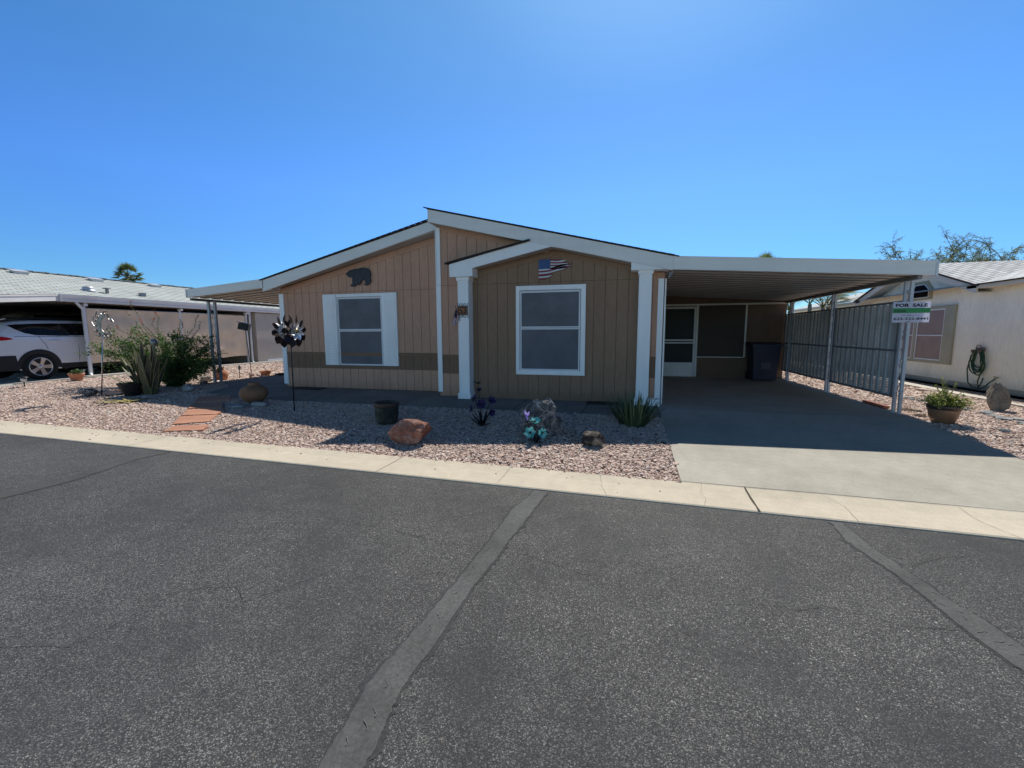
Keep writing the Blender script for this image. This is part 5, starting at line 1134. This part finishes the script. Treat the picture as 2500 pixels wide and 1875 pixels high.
# ------------------------------------------------------------------ vehicles
def vehicle(name, label, Xs, Y0, L_, W, Hh, paint, wheel_u, wheel_r, belt, rear, group=None):
    """Xs = x of the near side; the rear bumper is at Y0 and the nose points away from the street"""
    t = thing(name, label, 'car', (Xs - W / 2, Y0 + L_ / 2, .012)); z0 = .012; hw = W / 2; xc = Xs - hw
    top = [(u * L_, z * Hh) for u, z in rear]
    def ztop(u):
        for (a, za), (b, zb) in zip(top[:-1], top[1:]):
            if u <= b: return za + (zb - za) * (u - a) / (b - a)
        return top[-1][1]
    def hv(u, z):
        e = 1 - .10 * max(0, 1 - u / (.22 * L_)) ** 2.2 - .16 * max(0, 1 - (L_ - u) / (.25 * L_)) ** 2
        if z <= belt: s_ = 1 - .035 * ((belt * .62 - z) / (belt * .62)) ** 2
        else: s_ = .985 - .26 * (z - belt) / (Hh - belt)
        return hw * e * s_
    us = [0, .01, .02, .04, .06, .09, .13, .18, .24, .30, .38, .46, .54, .60, .66, .72, .78, .84, .90, .95, .98, 1.0]
    nz = 12; mb = MB()
    for u_ in us:
        u = u_ * L_; zt_ = max(.55, ztop(u)); zb = .30 if .03 < u_ < .97 else .38
        ring = [(hv(u, zb + (zt_ - .05 - zb) * k / nz), zb + (zt_ - .05 - zb) * k / nz) for k in range(nz + 1)]
        w_ = ring[-1][0]; ring += [(w_ - .05, zt_ - .012), (w_ * .6, zt_ + .012), (0, zt_ + .02)]
        full = [(v, z) for v, z in ring] + [(-v, z) for v, z in ring[-2::-1]]
        mb.v += [(xc + v, Y0 + u, z0 + z) for v, z in full]; m = len(full)
    for i in range(len(us) - 1):
        for k in range(m - 1): mb.f.append((i * m + k, i * m + k + 1, (i + 1) * m + k + 1, (i + 1) * m + k)); mb.sm.append(True)
    mb.f += [tuple(range(m))[::-1], tuple((len(us) - 1) * m + k for k in range(m))]; mb.sm += [False, False]
    mb.build('body', paint, t)
    def side(pts, off, name_, m_, par=t, sides=(1, -1)):
        # cut the outline into thin upright slices so that the patch hugs the curved body
        us_ = sorted(set([round(p[0], 4) for p in pts])); us2 = []
        for a, b in zip(us_[:-1], us_[1:]):
            k = max(1, int((b - a) / .08)); us2 += [a + (b - a) * q / k for q in range(k)]
        us2.append(us_[-1])
        def span(u):
            zz = []
            for (u0, q0), (u1, q1) in zip(pts, pts[1:] + pts[:1]):
                if min(u0, u1) - 1e-6 <= u <= max(u0, u1) + 1e-6: zz += [q0, q1] if abs(u1 - u0) < 1e-6 else [q0 + (q1 - q0) * (u - u0) / (u1 - u0)]
            return min(zz), max(zz)
        for s_ in sides:
            p = MB(); nn = 5
            for u in us2:
                a, b = span(u)
                for k in range(nn + 1): z = a + (b - a) * k / nn; p.v.append((xc + s_ * (hv(u, z) + off), Y0 + u, z0 + z))
            for i in range(len(us2) - 1):
                for k in range(nn): q = i * (nn + 1) + k; p.f.append((q, q + 1, q + nn + 2, q + nn + 1)); p.sm.append(True)
            p.build(name_, m_, par)
    def ring(u, z, ra, rb, a0, a1, off, name_, m_):
        for s_ in (1, -1):
            p = MB(); n_ = 24
            for i in range(n_ + 1):
                a = R_(a0 + (a1 - a0) * i / n_)
                for r, o in ((ra, off + .004), ((ra + rb) / 2, off + .02), (rb, off)):
                    zz = z + r * math.sin(a); uu = u + r * math.cos(a); p.v.append((xc + s_ * (hv(uu, zz) + o), Y0 + uu, z0 + zz))
            for i in range(n_):
                for k in range(2): p.f.append((i * 3 + k, i * 3 + k + 1, i * 3 + k + 4, i * 3 + k + 3)); p.sm.append(True)
            p.build(name_, m_, t)
    side.ring = ring
    def arc(u, z, r, a0, a1, n=14): return [(u + r * math.cos(R_(a0 + (a1 - a0) * i / n)), z + r * math.sin(R_(a0 + (a1 - a0) * i / n))) for i in range(n + 1)]
    return t, side, arc, hv, xc, z0, hw
def wheels(t, xc, hw, Y0, z0, wu, r, rr):
    for u in wu:
        for s_ in (1, -1):
            M_ = Matrix.Translation((xc + s_ * (hw - .195), Y0 + u, z0 + r)) @ Matrix.Rotation(s_ * PI / 2, 4, 'Y')
            w = MB().lathe([(rr, 0), (r * .93, 0), (r, .03), (r, .19), (r * .94, .225), (rr * 1.03, .215), (rr, .20)], seg=36, M_=M_).build('wheel', RUBBER, t)
            a = MB(); a.lathe([(rr * 1.02, .205), (rr * .98, .222), (rr * .92, .215), (rr * .90, .12)], seg=36, M_=M_)
            for k in range(5):
                an = k * 2 * PI / 5 + .3; q = []
                for (ra, wa, h) in ((.03, .05, .20), (rr * .5, .042, .205), (rr * .93, .062, .212)):
                    q += [M_ @ (Matrix.Rotation(an, 4, 'Z') @ Vector((ra, w_, h))) for w_ in (-wa, wa)]
                q += [M_ @ (Matrix.Rotation(an, 4, 'Z') @ Vector((ra, w_, .15))) for (ra, wa) in ((.03, .05), (rr * .5, .042), (rr * .93, .062)) for w_ in (-wa, wa)]
                a.add(q, [(0, 1, 3, 2), (2, 3, 5, 4), (0, 2, 8, 6), (2, 4, 10, 8), (1, 7, 9, 3), (3, 9, 11, 5)])
            a.lathe([(.001, .213), (.05, .211), (.06, .19)], seg=18, M_=M_); a.build('rim', ALLOY, w)
            MB().lathe([(.001, .10), (rr * .93, .10)], seg=24, M_=M_).build('hub_back', BLACK, w)
Xs, Y0 = -17.08, 7.83
t, side, arc, hv, xc, z0, hw = vehicle('parked_car', 'white sport utility car parked nose-in under the neighbouring car shelter', Xs, Y0, 4.95, 1.98, 1.80, PAINTW, (0, 0), .38, 1.30,
    [(0, .50), (.004, .62), (.02, .70), (.045, .80), (.075, .92), (.12, .965), (.2, .99), (.4, 1.0), (.55, .985), (.62, .95), (.70, .82), (.76, .68), (.86, .63), (.95, .56), (1, .42)])
wu = (.98, 3.85); wheels(t, xc, hw, Y0, z0, wu, .385, .275)
for u in wu:
    side.ring(u, .40, .505, .415, -8, 188, .006, 'arch_trim', CLAD)
    side(arc(u, .40, .425, 0, 360, 24)[:-1], .006, 'wheel_well', BLACK)
side([(.10, .30), (.52, .30), (.50, .52), (.47, .74), (.06, .74)], .010, 'bumper', CLAD); side([(1.48, .30), (3.35, .30), (3.36, .47), (1.47, .46)], .010, 'sill_trim', CLAD)
side([(.44, 1.62), (.62, 1.645), (.9, 1.665), (1.4, 1.69), (2.2, 1.70), (2.9, 1.66), (3.45, 1.40), (3.42, 1.345), (2.4, 1.33), (1.5, 1.31), (.95, 1.335), (.75, 1.39), (.58, 1.50)], .008, 'side_window', CARGLASS)
side([(1.92, 1.33), (1.99, 1.33), (1.95, 1.695), (1.90, 1.695)], .014, 'window_pillar', CLAD)
side([(.055, 1.27), (.25, 1.29), (.42, 1.25), (.47, 1.215), (.35, 1.19), (.2, 1.17), (.10, 1.08), (.04, 1.06)], .012, 'taillight', REDLAMP)
for s_ in (1, -1):
    for pth in ([(1.02, 1.31), (1.08, 1.18), (1.17, 1.03), (1.20, .90)], [(1.95, 1.31), (1.97, .9), (1.95, .5)], [(.5, 1.29), (1.4, 1.285), (2.6, 1.29), (3.3, 1.31)]):
        MB().tube([(xc + s_ * (hv(u, z) + .0), Y0 + u, z0 + z) for u, z in pth], .006, 4).build('door_seam', CLAD, t)
    MB().ball((xc + s_ * (hv(1.38, 1.15) + .02), Y0 + 1.38, z0 + 1.155), .035, .6, 4.2, .8).build('door_handle', PAINTW, t)
    MB().tube([(xc + s_ * .60, Y0 + .45, z0 + 1.76), (xc + s_ * .62, Y0 + .6, z0 + 1.83), (xc + s_ * .63, Y0 + 1.5, z0 + 1.855), (xc + s_ * .63, Y0 + 2.6, z0 + 1.85), (xc + s_ * .62, Y0 + 2.8, z0 + 1.80)], .022, 6).build('roof_rail', BLACK, t)
sp = MB(); sp.prism([(Y0 + .12, z0 + 1.70), (Y0 + .5, z0 + 1.79), (Y0 + .5, z0 + 1.815), (Y0 + .12, z0 + 1.745)], xc - .68, xc + .68, 'x'); sp.build('spoiler', PAINTW, t)
rw = MB(); rw.add([(xc - .62, Y0 + .20, z0 + 1.64), (xc + .62, Y0 + .20, z0 + 1.64), (xc + .72, Y0 + .045, z0 + 1.30), (xc - .72, Y0 + .045, z0 + 1.30)], [(0, 1, 2, 3)]); rw.build('rear_window', CARGLASS, t)
t, side, arc, hv, xc, z0, hw = vehicle('parked_van', 'beige van with dark windows half hidden behind the white car', -19.3, 9.6, 5.2, 1.35, 2.16, PAINTB, (0, 0), .36, 1.5,
    [(0, .50), (.004, .7), (.02, .92), (.06, .98), (.2, 1.0), (.55, .99), (.68, .93), (.80, .62), (.9, .56), (1, .42)])
wheels(t, xc, hw, 9.6, z0, (1.0, 4.1), .36, .24)
side([(.35, 1.60), (1.75, 1.60), (1.75, 2.02), (.42, 2.02)], .008, 'side_window', CARGLASS); side([(2.35, 1.60), (3.5, 1.60), (3.35, 1.98), (2.35, 2.02)], .008, 'side_window', CARGLASS)

# ------------------------------------------------------------------ right neighbour: cream house
CH = thing('cream_house', 'cream neighbouring house with pale roof and khaki window trim on the far right', 'house', (8.5, 13, 0))
CX = 8.0; GP = 14.92; GS = .322; zgab = lambda y: 3.17 - GS * abs(y - GP)
wl = MB(); y = 5.6
while y < 24:
    a, b = y + .0015, y + .4045; top = lambda q: max(2.32, min(3.1, zgab(q) - .02)) if 12.4 < q < 17.5 else 2.32
    for z0_, z1_, dx_ in ((.10, 2.173, 0), (2.172, 9, -.003)):
        ta, tb = min(z1_, top(a)), min(z1_, top(b))
        wl.prism([(a, z0_), (b, z0_), (b, tb), (a, ta)], CX + dx_, CX + .02, 'x')
    y += .406
wl.build('siding', CREAM, CH)
MB().box(CX + .014, CX + .06, 5.6, 24, .0, 2.3).prism([(12.4, 2.3), (17.5, 2.3), (GP, 3.12)], CX + .014, CX + .06, 'x').build('wall', CREAMT, CH)
MB().box(CX - .01, CX + .014, 5.6, 24, 0, .12).build('skirting', mat('khaki_skirting', (.40, .37, .30), .8, var=.08), CH)
MB().box(CX + .05, CX + 6, 5.58, 5.64, 0, 2.33).build('wall', CREAM, CH)
def erect(y0, y1, z): return z
ev = 7.66
for (a, b) in ((5.2, 12.55), (17.3, 24)): MB().box(ev, ev + .03, a, b, 2.335, 2.40).box(ev + .03, CX + .0, a, b, 2.325, 2.338).build('eave', CREAMT, CH)
gf_ = MB()
for s_ in (1, -1):
    p = [(GP, 3.235), (GP + s_ * 2.66, 3.235 - GS * 2.66), (GP + s_ * 2.66, 3.235 - GS * 2.66 - .16), (GP, 3.235 - .17)]
    gf_.prism(p, ev, ev + .035, 'x'); gf_.prism([(GP, 3.07), (GP + s_ * 2.6, 3.07 - GS * 2.6), (GP + s_ * 2.6, 3.085 - GS * 2.6), (GP, 3.085)], ev + .035, CX, 'x')
gf_.build('gable_fascia', CREAMT, CH)
mr = MB(); mr.add([(ev - .03, 5.1, 2.405), (ev - .03, 24, 2.405), (11.2, 24, 3.31), (11.2, 5.1, 3.31)], [(0, 1, 2, 3)]); mr.add([(14.8, 5.1, 2.4), (14.8, 24, 2.4), (11.2, 24, 3.309), (11.2, 5.1, 3.309)], [(0, 1, 2, 3)]); mr.build('roof', WROOF, CH)
gr = MB()
for s_ in (1, -1):
    ze = 3.25 - GS * 2.72; xi = 7.63 + (ze - 2.405) / .2535
    gr.add([(ev - .03, GP, 3.25), (ev - .03, GP + s_ * 2.72, ze), (max(xi, 7.7), GP + s_ * 2.72, ze + .004), (10.98, GP, 3.254)], [(0, 1, 2, 3)])
gr.build('gable_roof', WROOF, CH)
ge = MB()
for s_ in (1, -1): ge.prism([(GP, 3.24), (GP + s_ * 2.72, 3.24 - GS * 2.72), (GP + s_ * 2.72, 3.275 - GS * 2.72), (GP, 3.275)], ev - .045, ev - .005, 'x')
ge.box(ev - .04, ev - .01, 5.1, 12.25, 2.398, 2.425); ge.build('roof_edge', SHDARK, CH)
def wy(mb, y0, y1, z0_, z1_, x0, x1): mb.box(x0, x1, y0, y1, z0_, z1_); return mb
f = MB(); wy(f, 13.32, 13.68, .51, 2.03, CX - .045, CX - .001); wy(f, 13.68, 16.4, 1.955, 2.03, CX - .04, CX - .001); wy(f, 13.68, 16.4, .51, .585, CX - .04, CX - .001); wy(f, 14.78, 14.88, .585, 1.955, CX - .04, CX - .001); wy(f, 16.0, 16.4, .585, 1.955, CX - .042, CX - .001)
wd = f.build('window', OLIVET, CH)
s_ = MB()
for a, b in ((13.69, 14.77), (14.89, 15.99)):
    for (q0, q1, w0, w1) in ((a, a + .03, .59, 1.95), (b - .03, b, .59, 1.95), (a + .03, b - .03, .59, .62), (a + .03, b - .03, 1.92, 1.95), (a + .03, b - .03, 1.24, 1.265)): wy(s_, q0, q1, w0, w1, CX - .03, CX - .002)
s_.build('frame', WHITE_M, wd)
p_ = MB()
for a, b in ((13.72, 14.74), (14.92, 15.96)): wy(p_, a, b, .62, 1.24, CX - .014, CX - .003); wy(p_, a, b, 1.265, 1.92, CX - .014, CX - .003)
p_.build('pane', PINKPANE, wd)
hexo = [(14.29, 2.23), (15.25, 2.23), (15.25, 2.55), (15.10, 2.745), (14.52, 2.745), (14.29, 2.53)]
hexi = [(14.40, 2.285), (15.13, 2.285), (15.13, 2.51), (15.02, 2.66), (14.60, 2.66), (14.40, 2.49)]
hx = MB()
for k in range(6): hx.prism([hexo[k], hexo[(k + 1) % 6], hexi[(k + 1) % 6], hexi[k]], CX - .03, CX - .001, 'x')
hw_ = hx.build('attic_window', OLIVET, CH)
cen = (14.765, 2.47)
hx = MB(); inn = [(cen[0] + (a - cen[0]) * .93, cen[1] + (b - cen[1]) * .9) for a, b in hexi]
for k in range(6): hx.prism([hexi[k], hexi[(k + 1) % 6], inn[(k + 1) % 6], inn[k]], CX - .038, CX - .002, 'x')
hx.build('frame', WHITE_M, hw_); MB().prism(inn, CX - .02, CX - .003, 'x').build('pane', BLKSCR, hw_)
# hose on its hanger
hz = thing('garden_hose', 'coiled dark green garden hose hung on the cream house wall', 'hose', (CX - .1, 12.4, 0))
h = MB(); rd = random.Random(4)
for k in range(7):
    w = .17 + .02 * rd.random(); zb = (.52, .46, .42, .38, .34, .40, .44)[k]; xk = CX - .05 - .018 * (k % 4); yc = 12.36 + .03 * rd.gauss(0, 1)
    pts = [(xk, yc + w * math.cos(a) * (1 if math.sin(a) < 0 else .8), (zb + .93) / 2 + (.93 - zb) / 2 * math.sin(a)) for a in [i * 2 * PI / 28 for i in range(29)]]; h.tube(pts, .013, 7, False)
h.tube([(CX - .10, 12.55, .8), (CX - .10, 12.62, .45), (CX - .10, 12.55, .15), (CX - .10, 12.40, .05), (CX - .08, 12.22, .04), (CX - .08, 12.08, .1), (CX - .06, 12.0, .2), (CX - .04, 11.88, .30)], .013, 7)
h.tube([(CX - .09, 12.2, .5), (CX - .09, 12.28, .2), (CX - .09, 12.24, .06), (CX - .09, 12.16, .2), (CX - .09, 12.14, .3)], .013, 7)
h.build('coil', HOSEG, hz)
hg = MB(); hg.box(CX - .05, CX - .021, 12.28, 12.52, .88, .98); hg.box(CX - .14, CX - .05, 12.29, 12.31, .86, .93); hg.box(CX - .14, CX - .05, 12.49, 12.51, .86, .93); hg.tube([(CX - .06, 12.33, .97), (CX - .07, 12.36, 1.035), (CX - .07, 12.45, 1.035), (CX - .06, 12.48, .97)], .009, 6); hg.build('hanger', HANGER, hz)
MB().tube([(CX - .001, 11.86, .33), (CX - .07, 11.86, .33)], .016, 8).ball((CX - .07, 11.86, .345), .028, .7, 1, .7).build('tap', BRASS, hz)

# ------------------------------------------------------------------ trees
def frond(mb, st, p, az, tilt, l, n=14, leaf=.35, lw=.03, droop=1.0):
    p = Vector(p); d2 = Vector((math.cos(az), math.sin(az), 0)); sd = Vector((-d2.y, d2.x, 0)); pts = [p.copy()]
    for i in range(n):
        a = tilt + droop * ((i + 1) / n) ** 1.5; dv = d2 * math.sin(a) + Vector((0, 0, 1)) * math.cos(a); p = p + dv * l / n; pts.append(p.copy())
        if i > 1:
            ll = leaf * math.sin(PI * min(.95, .2 + .8 * i / n))
            for s_ in (-1, 1):
                for q in (0, .5): mb.leaf(p - dv * l / n * q, sd * s_ + dv * .55 + Vector((0, 0, -.25)), Vector((0, 0, 1)), ll, lw, .1)
    st.tube(pts, [.018 * (1 - .8 * i / n) for i in range(n + 1)], 4, False)
def fan_palm(c, h, r, label, seed):
    t = thing('palm_tree', label, 'palm tree', c); rd = random.Random(seed); c = Vector(c)
    MB().tube([c, c + Vector((.05, 0, h * .5)), c + Vector((0, 0, h))], [.26, .2, .2], 10).build('trunk', PALMBARK, t)
    lf = MB(); st = MB(); top = c + Vector((0, 0, h))
    for k in range(40):
        az = rd.uniform(0, 2 * PI); el = rd.uniform(-.75, 1.4); d = Vector((math.cos(az) * math.cos(el), math.sin(az) * math.cos(el), math.sin(el))); q = top + d * r * rd.uniform(.45, .62)
        st.tube([top, q], [.03, .015], 4, False)
        side = d.cross(Vector((0, 0, 1))).normalized(); up = side.cross(d)
        for j in range(17):
            a = -1.45 + 2.9 * j / 16; dd = d * math.cos(a) + side * math.sin(a) + up * -.05; lf.leaf(q, dd + Vector((0, 0, -.22 * abs(math.sin(a)) - .08)), up, r * .5 * rd.uniform(.85, 1.1), r * .055)
    sk = MB()
    for k in range(26):
        az = rd.uniform(0, 2 * PI); sk.leaf(top + Vector((0, 0, -.1)), (math.cos(az) * .5, math.sin(az) * .5, -1), (math.cos(az), math.sin(az), 0), r * .7, r * .16)
    st.build('leaf_stalk', LEAFP, t); lf.build('crown', LEAFP, t); sk.build('dead_skirt', DRYLEAF, t)
    return t
fan_palm((-44.7, 30, 0), 6.75, 1.25, 'distant fan palm rising behind the grey-shingled roof on the left', 2)
fan_palm((10.9, 40, 0), 6.5, 1.4, 'distant fan palm whose tips barely clear the carport roof', 3)
fp = thing('feather_palm', 'yellow-green feather palm clump with grey trunks beyond the privacy screens', 'palm tree', (7.0, 19.6, 0))
tk = MB(); lf = MB(); st = MB(); rd = random.Random(6)
for k, (dx, dy, h_) in enumerate(((-.9, 0, 2.3), (-.5, .3, 2.2), (0, 0, 2.45), (.35, -.1, 2.3), (.6, .2, 2.35))):
    b_ = Vector((7.0 + dx, 19.6 + dy, 0)); top = b_ + Vector((dx * .2, 0, h_)); tk.tube([b_, b_.lerp(top, .5) + Vector((.03, 0, 0)), top], [.10, .085, .07], 8)
    for q in range(9): frond(lf, st, top, rd.uniform(0, 6.28), rd.uniform(.15, .9), rd.uniform(1.1, 1.7), 13, .42, .035, rd.uniform(.9, 1.5))
tk.build('trunk', PALMBARK, fp); st.build('leaf_stalk', LEAFPY, fp); lf.build('crown', LEAFPY, fp)
def airy_tree(c, label, seed, h=5.6, spread=6.5):
    t = thing('mesquite_tree', label, 'tree', c); rd = random.Random(seed); c = Vector(c); wood = MB(); lf = MB(); tw = MB()
    def twig(p, d, l):
        pts = [p]; q = p.copy(); dd = d.copy()
        for i in range(4): dd = (dd + Vector((rd.gauss(0, .12), rd.gauss(0, .12), -.10))).normalized(); q = q + dd * l / 4; pts.append(q.copy())
        tw.tube(pts, [.012, .010, .008, .006, .004], 3, False)
        for a, b in zip(pts[:-1], pts[1:]):
            for k in range(4):
                pp = a.lerp(b, rd.random()); sdv = Vector((rd.gauss(0, 1), rd.gauss(0, 1), -.5)).normalized()
                lf.leaf(pp, sdv, Vector((rd.gauss(0, 1), rd.gauss(0, 1), .5)), rd.uniform(.12, .22), .021)
    def grow(p, d, l, r, lev):
        n = 5; pts = [p.copy()]; q = p.copy(); dd = d.copy()
        for i in range(n): dd = (dd + Vector((rd.gauss(0, .13), rd.gauss(0, .13), rd.gauss(.02, .07)))).normalized(); q = q + dd * l / n; pts.append(q.copy())
        wood.tube(pts, [r * (1 - .45 * i / n) for i in range(n + 1)], 5, False)
        if lev == 0:
            for k in range(5): i = rd.randint(1, n); twig(pts[i], (dd + Vector((rd.gauss(0, .6), rd.gauss(0, .6), rd.gauss(.05, .4)))).normalized(), rd.uniform(.35, .75))
            return
        for k in range(3):
            i = rd.randint(2, n); nd = (dd * .9 + Vector((rd.gauss(0, .6), rd.gauss(0, .6), rd.gauss(.05, .32)))).normalized(); grow(pts[i], nd, l * rd.uniform(.6, .85), r * .52, lev - 1)
        if lev < 3:
            for k in range(3): twig(pts[rd.randint(2, n)], (dd + Vector((rd.gauss(0, .7), rd.gauss(0, .7), 0))).normalized(), .5)
    wood.tube([c, c + Vector((.1, 0, .8)), c + Vector((.05, .1, 1.5))], [.22, .18, .16], 9)
    for k in range(9):
        a = k * 2 * PI / 9 + rd.gauss(0, .25); grow(c + Vector((.05, .1, 1.45)), Vector((math.cos(a) * .85, math.sin(a) * .85, rd.uniform(.45, 1.1))).normalized(), spread * .36, .09, 3)
    wood.build('trunk', BARK, t); tw.build('twig', BARK, t); lf.build('crown', LEAFT, t)
airy_tree((15.2, 25.5, -.35), 'sparse feathery mesquite tree behind the cream house', 21, 5, 6.6)

# ------------------------------------------------------------------ camera, sun, sky
f_, pit, yaw, rol = 1042.73, 1.18432542e-01, 2.59551556e-01, 3.51967809e-03
fw = Vector((-math.sin(yaw) * math.cos(pit), math.cos(yaw) * math.cos(pit), -math.sin(pit))); rt = Vector((math.cos(yaw), math.sin(yaw), 0)); dn = fw.cross(rt)
rt2 = rt * math.cos(rol) + dn * math.sin(rol); dn2 = -rt * math.sin(rol) + dn * math.cos(rol)
cam = bpy.data.cameras.new('camera'); co = bpy.data.objects.new('camera', cam); COL.objects.link(co)
cam.sensor_fit = 'HORIZONTAL'; cam.sensor_width = 36; cam.lens = f_ / 2500 * 36; cam.clip_start = .05; cam.clip_end = 2000
co.matrix_world = Matrix(((rt2.x, -dn2.x, -fw.x, 0), (rt2.y, -dn2.y, -fw.y, 0), (rt2.z, -dn2.z, -fw.z, 1.35), (0, 0, 0, 1)))
SC.camera = co
SA, SB = -.055, -.785
sd = Vector((-SA, -SB, 1)).normalized()
sl = bpy.data.lights.new('sun', 'SUN'); so = bpy.data.objects.new('sun', sl); COL.objects.link(so)
sl.energy = 5.0; sl.angle = R_(.53); sl.color = (1, .955, .88); so.rotation_euler = (-sd).to_track_quat('-Z', 'Y').to_euler(); so.location = (0, 10, 30)
w = bpy.data.worlds.new('World'); SC.world = w; w.use_nodes = True; nt = w.node_tree
bg = nt.nodes['Background']; sk = nt.nodes.new('ShaderNodeTexSky'); sk.sky_type = 'NISHITA'; sk.sun_disc = False
sk.sun_elevation = math.asin(sd.z); sk.sun_rotation = math.atan2(sd.x, sd.y); sk.altitude = 400; sk.air_density = 1.0; sk.dust_density = .15; sk.ozone_density = 3.0
hs_ = nt.nodes.new('ShaderNodeHueSaturation'); hs_.inputs['Saturation'].default_value = 1.22; hs_.inputs['Hue'].default_value = .502
geo = nt.nodes.new('ShaderNodeTexCoord'); sxyz = nt.nodes.new('ShaderNodeSeparateXYZ'); nt.links.new(geo.outputs['Generated'], sxyz.inputs[0])
deep = ramp(nt, sxyz.outputs[2], [(0, (.44, .68, .97)), (.12, (.52, .80, 1.08)), (.28, (.80, 1.00, 1.38)), (.44, (.84, 1.04, 1.22)), (.58, (.96, 1.16, 1.20)), (.68, (.40, .45, .47)), (.80, (.10, .115, .135)), (1, (.07, .08, .10))])
dotn = nt.nodes.new('ShaderNodeVectorMath'); dotn.operation = 'DOT_PRODUCT'; nt.links.new(geo.outputs['Generated'], dotn.inputs[0]); dotn.inputs[1].default_value = sd[:]
glow = ramp(nt, dotn.outputs['Value'], [(0, (.42, .44, .46)), (.18, (.48, .54, .60)), (.30, (.92, 1.02, 1.02)), (.45, (.95, 1.03, 1.02)), (.70, (1.16, 1.17, 1.08)), (.90, (1.38, 1.27, 1.12)), (1, (1.9, 1.6, 1.3))])
mul = mixc(nt, 1.0, mixc(nt, 1.0, hs_.outputs[0], deep, 'MULTIPLY'), glow, 'MULTIPLY')
# unseen low sky behind the camera, brightened to fill the shaded walls
neg = nt.nodes.new('ShaderNodeVectorMath'); neg.operation = 'DOT_PRODUCT'; neg.inputs[1].default_value = (-.5, -.866, 0); nt.links.new(geo.outputs['Generated'], neg.inputs[0])
bk_ = ramp(nt, neg.outputs['Value'], [(.12, 0), (.48, 1)]); lo_ = ramp(nt, sxyz.outputs[2], [(.0, 1), (.20, 1), (.36, 0)])
ml_ = nt.nodes.new('ShaderNodeMath'); ml_.operation = 'MULTIPLY'; nt.links.new(bk_, ml_.inputs[0]); nt.links.new(lo_, ml_.inputs[1])
wall_fill = mixc(nt, ml_.outputs[0], (1, 1, 1), (6.6, 4.9, 3.6)); mul = mixc(nt, 1.0, mul, wall_fill, 'MULTIPLY')
nt.links.new(sk.outputs[0], hs_.inputs['Color']); nt.links.new(mul, bg.inputs[0]); bg.inputs[1].default_value = .115
SC.view_settings.view_transform = 'Standard'; SC.view_settings.look = 'None'; SC.view_settings.exposure = 0; SC.view_settings.gamma = 1
SC.render.engine = 'CYCLES'; SC.cycles.max_bounces = 8; SC.cycles.transparent_max_bounces = 12; SC.cycles.use_denoising = True
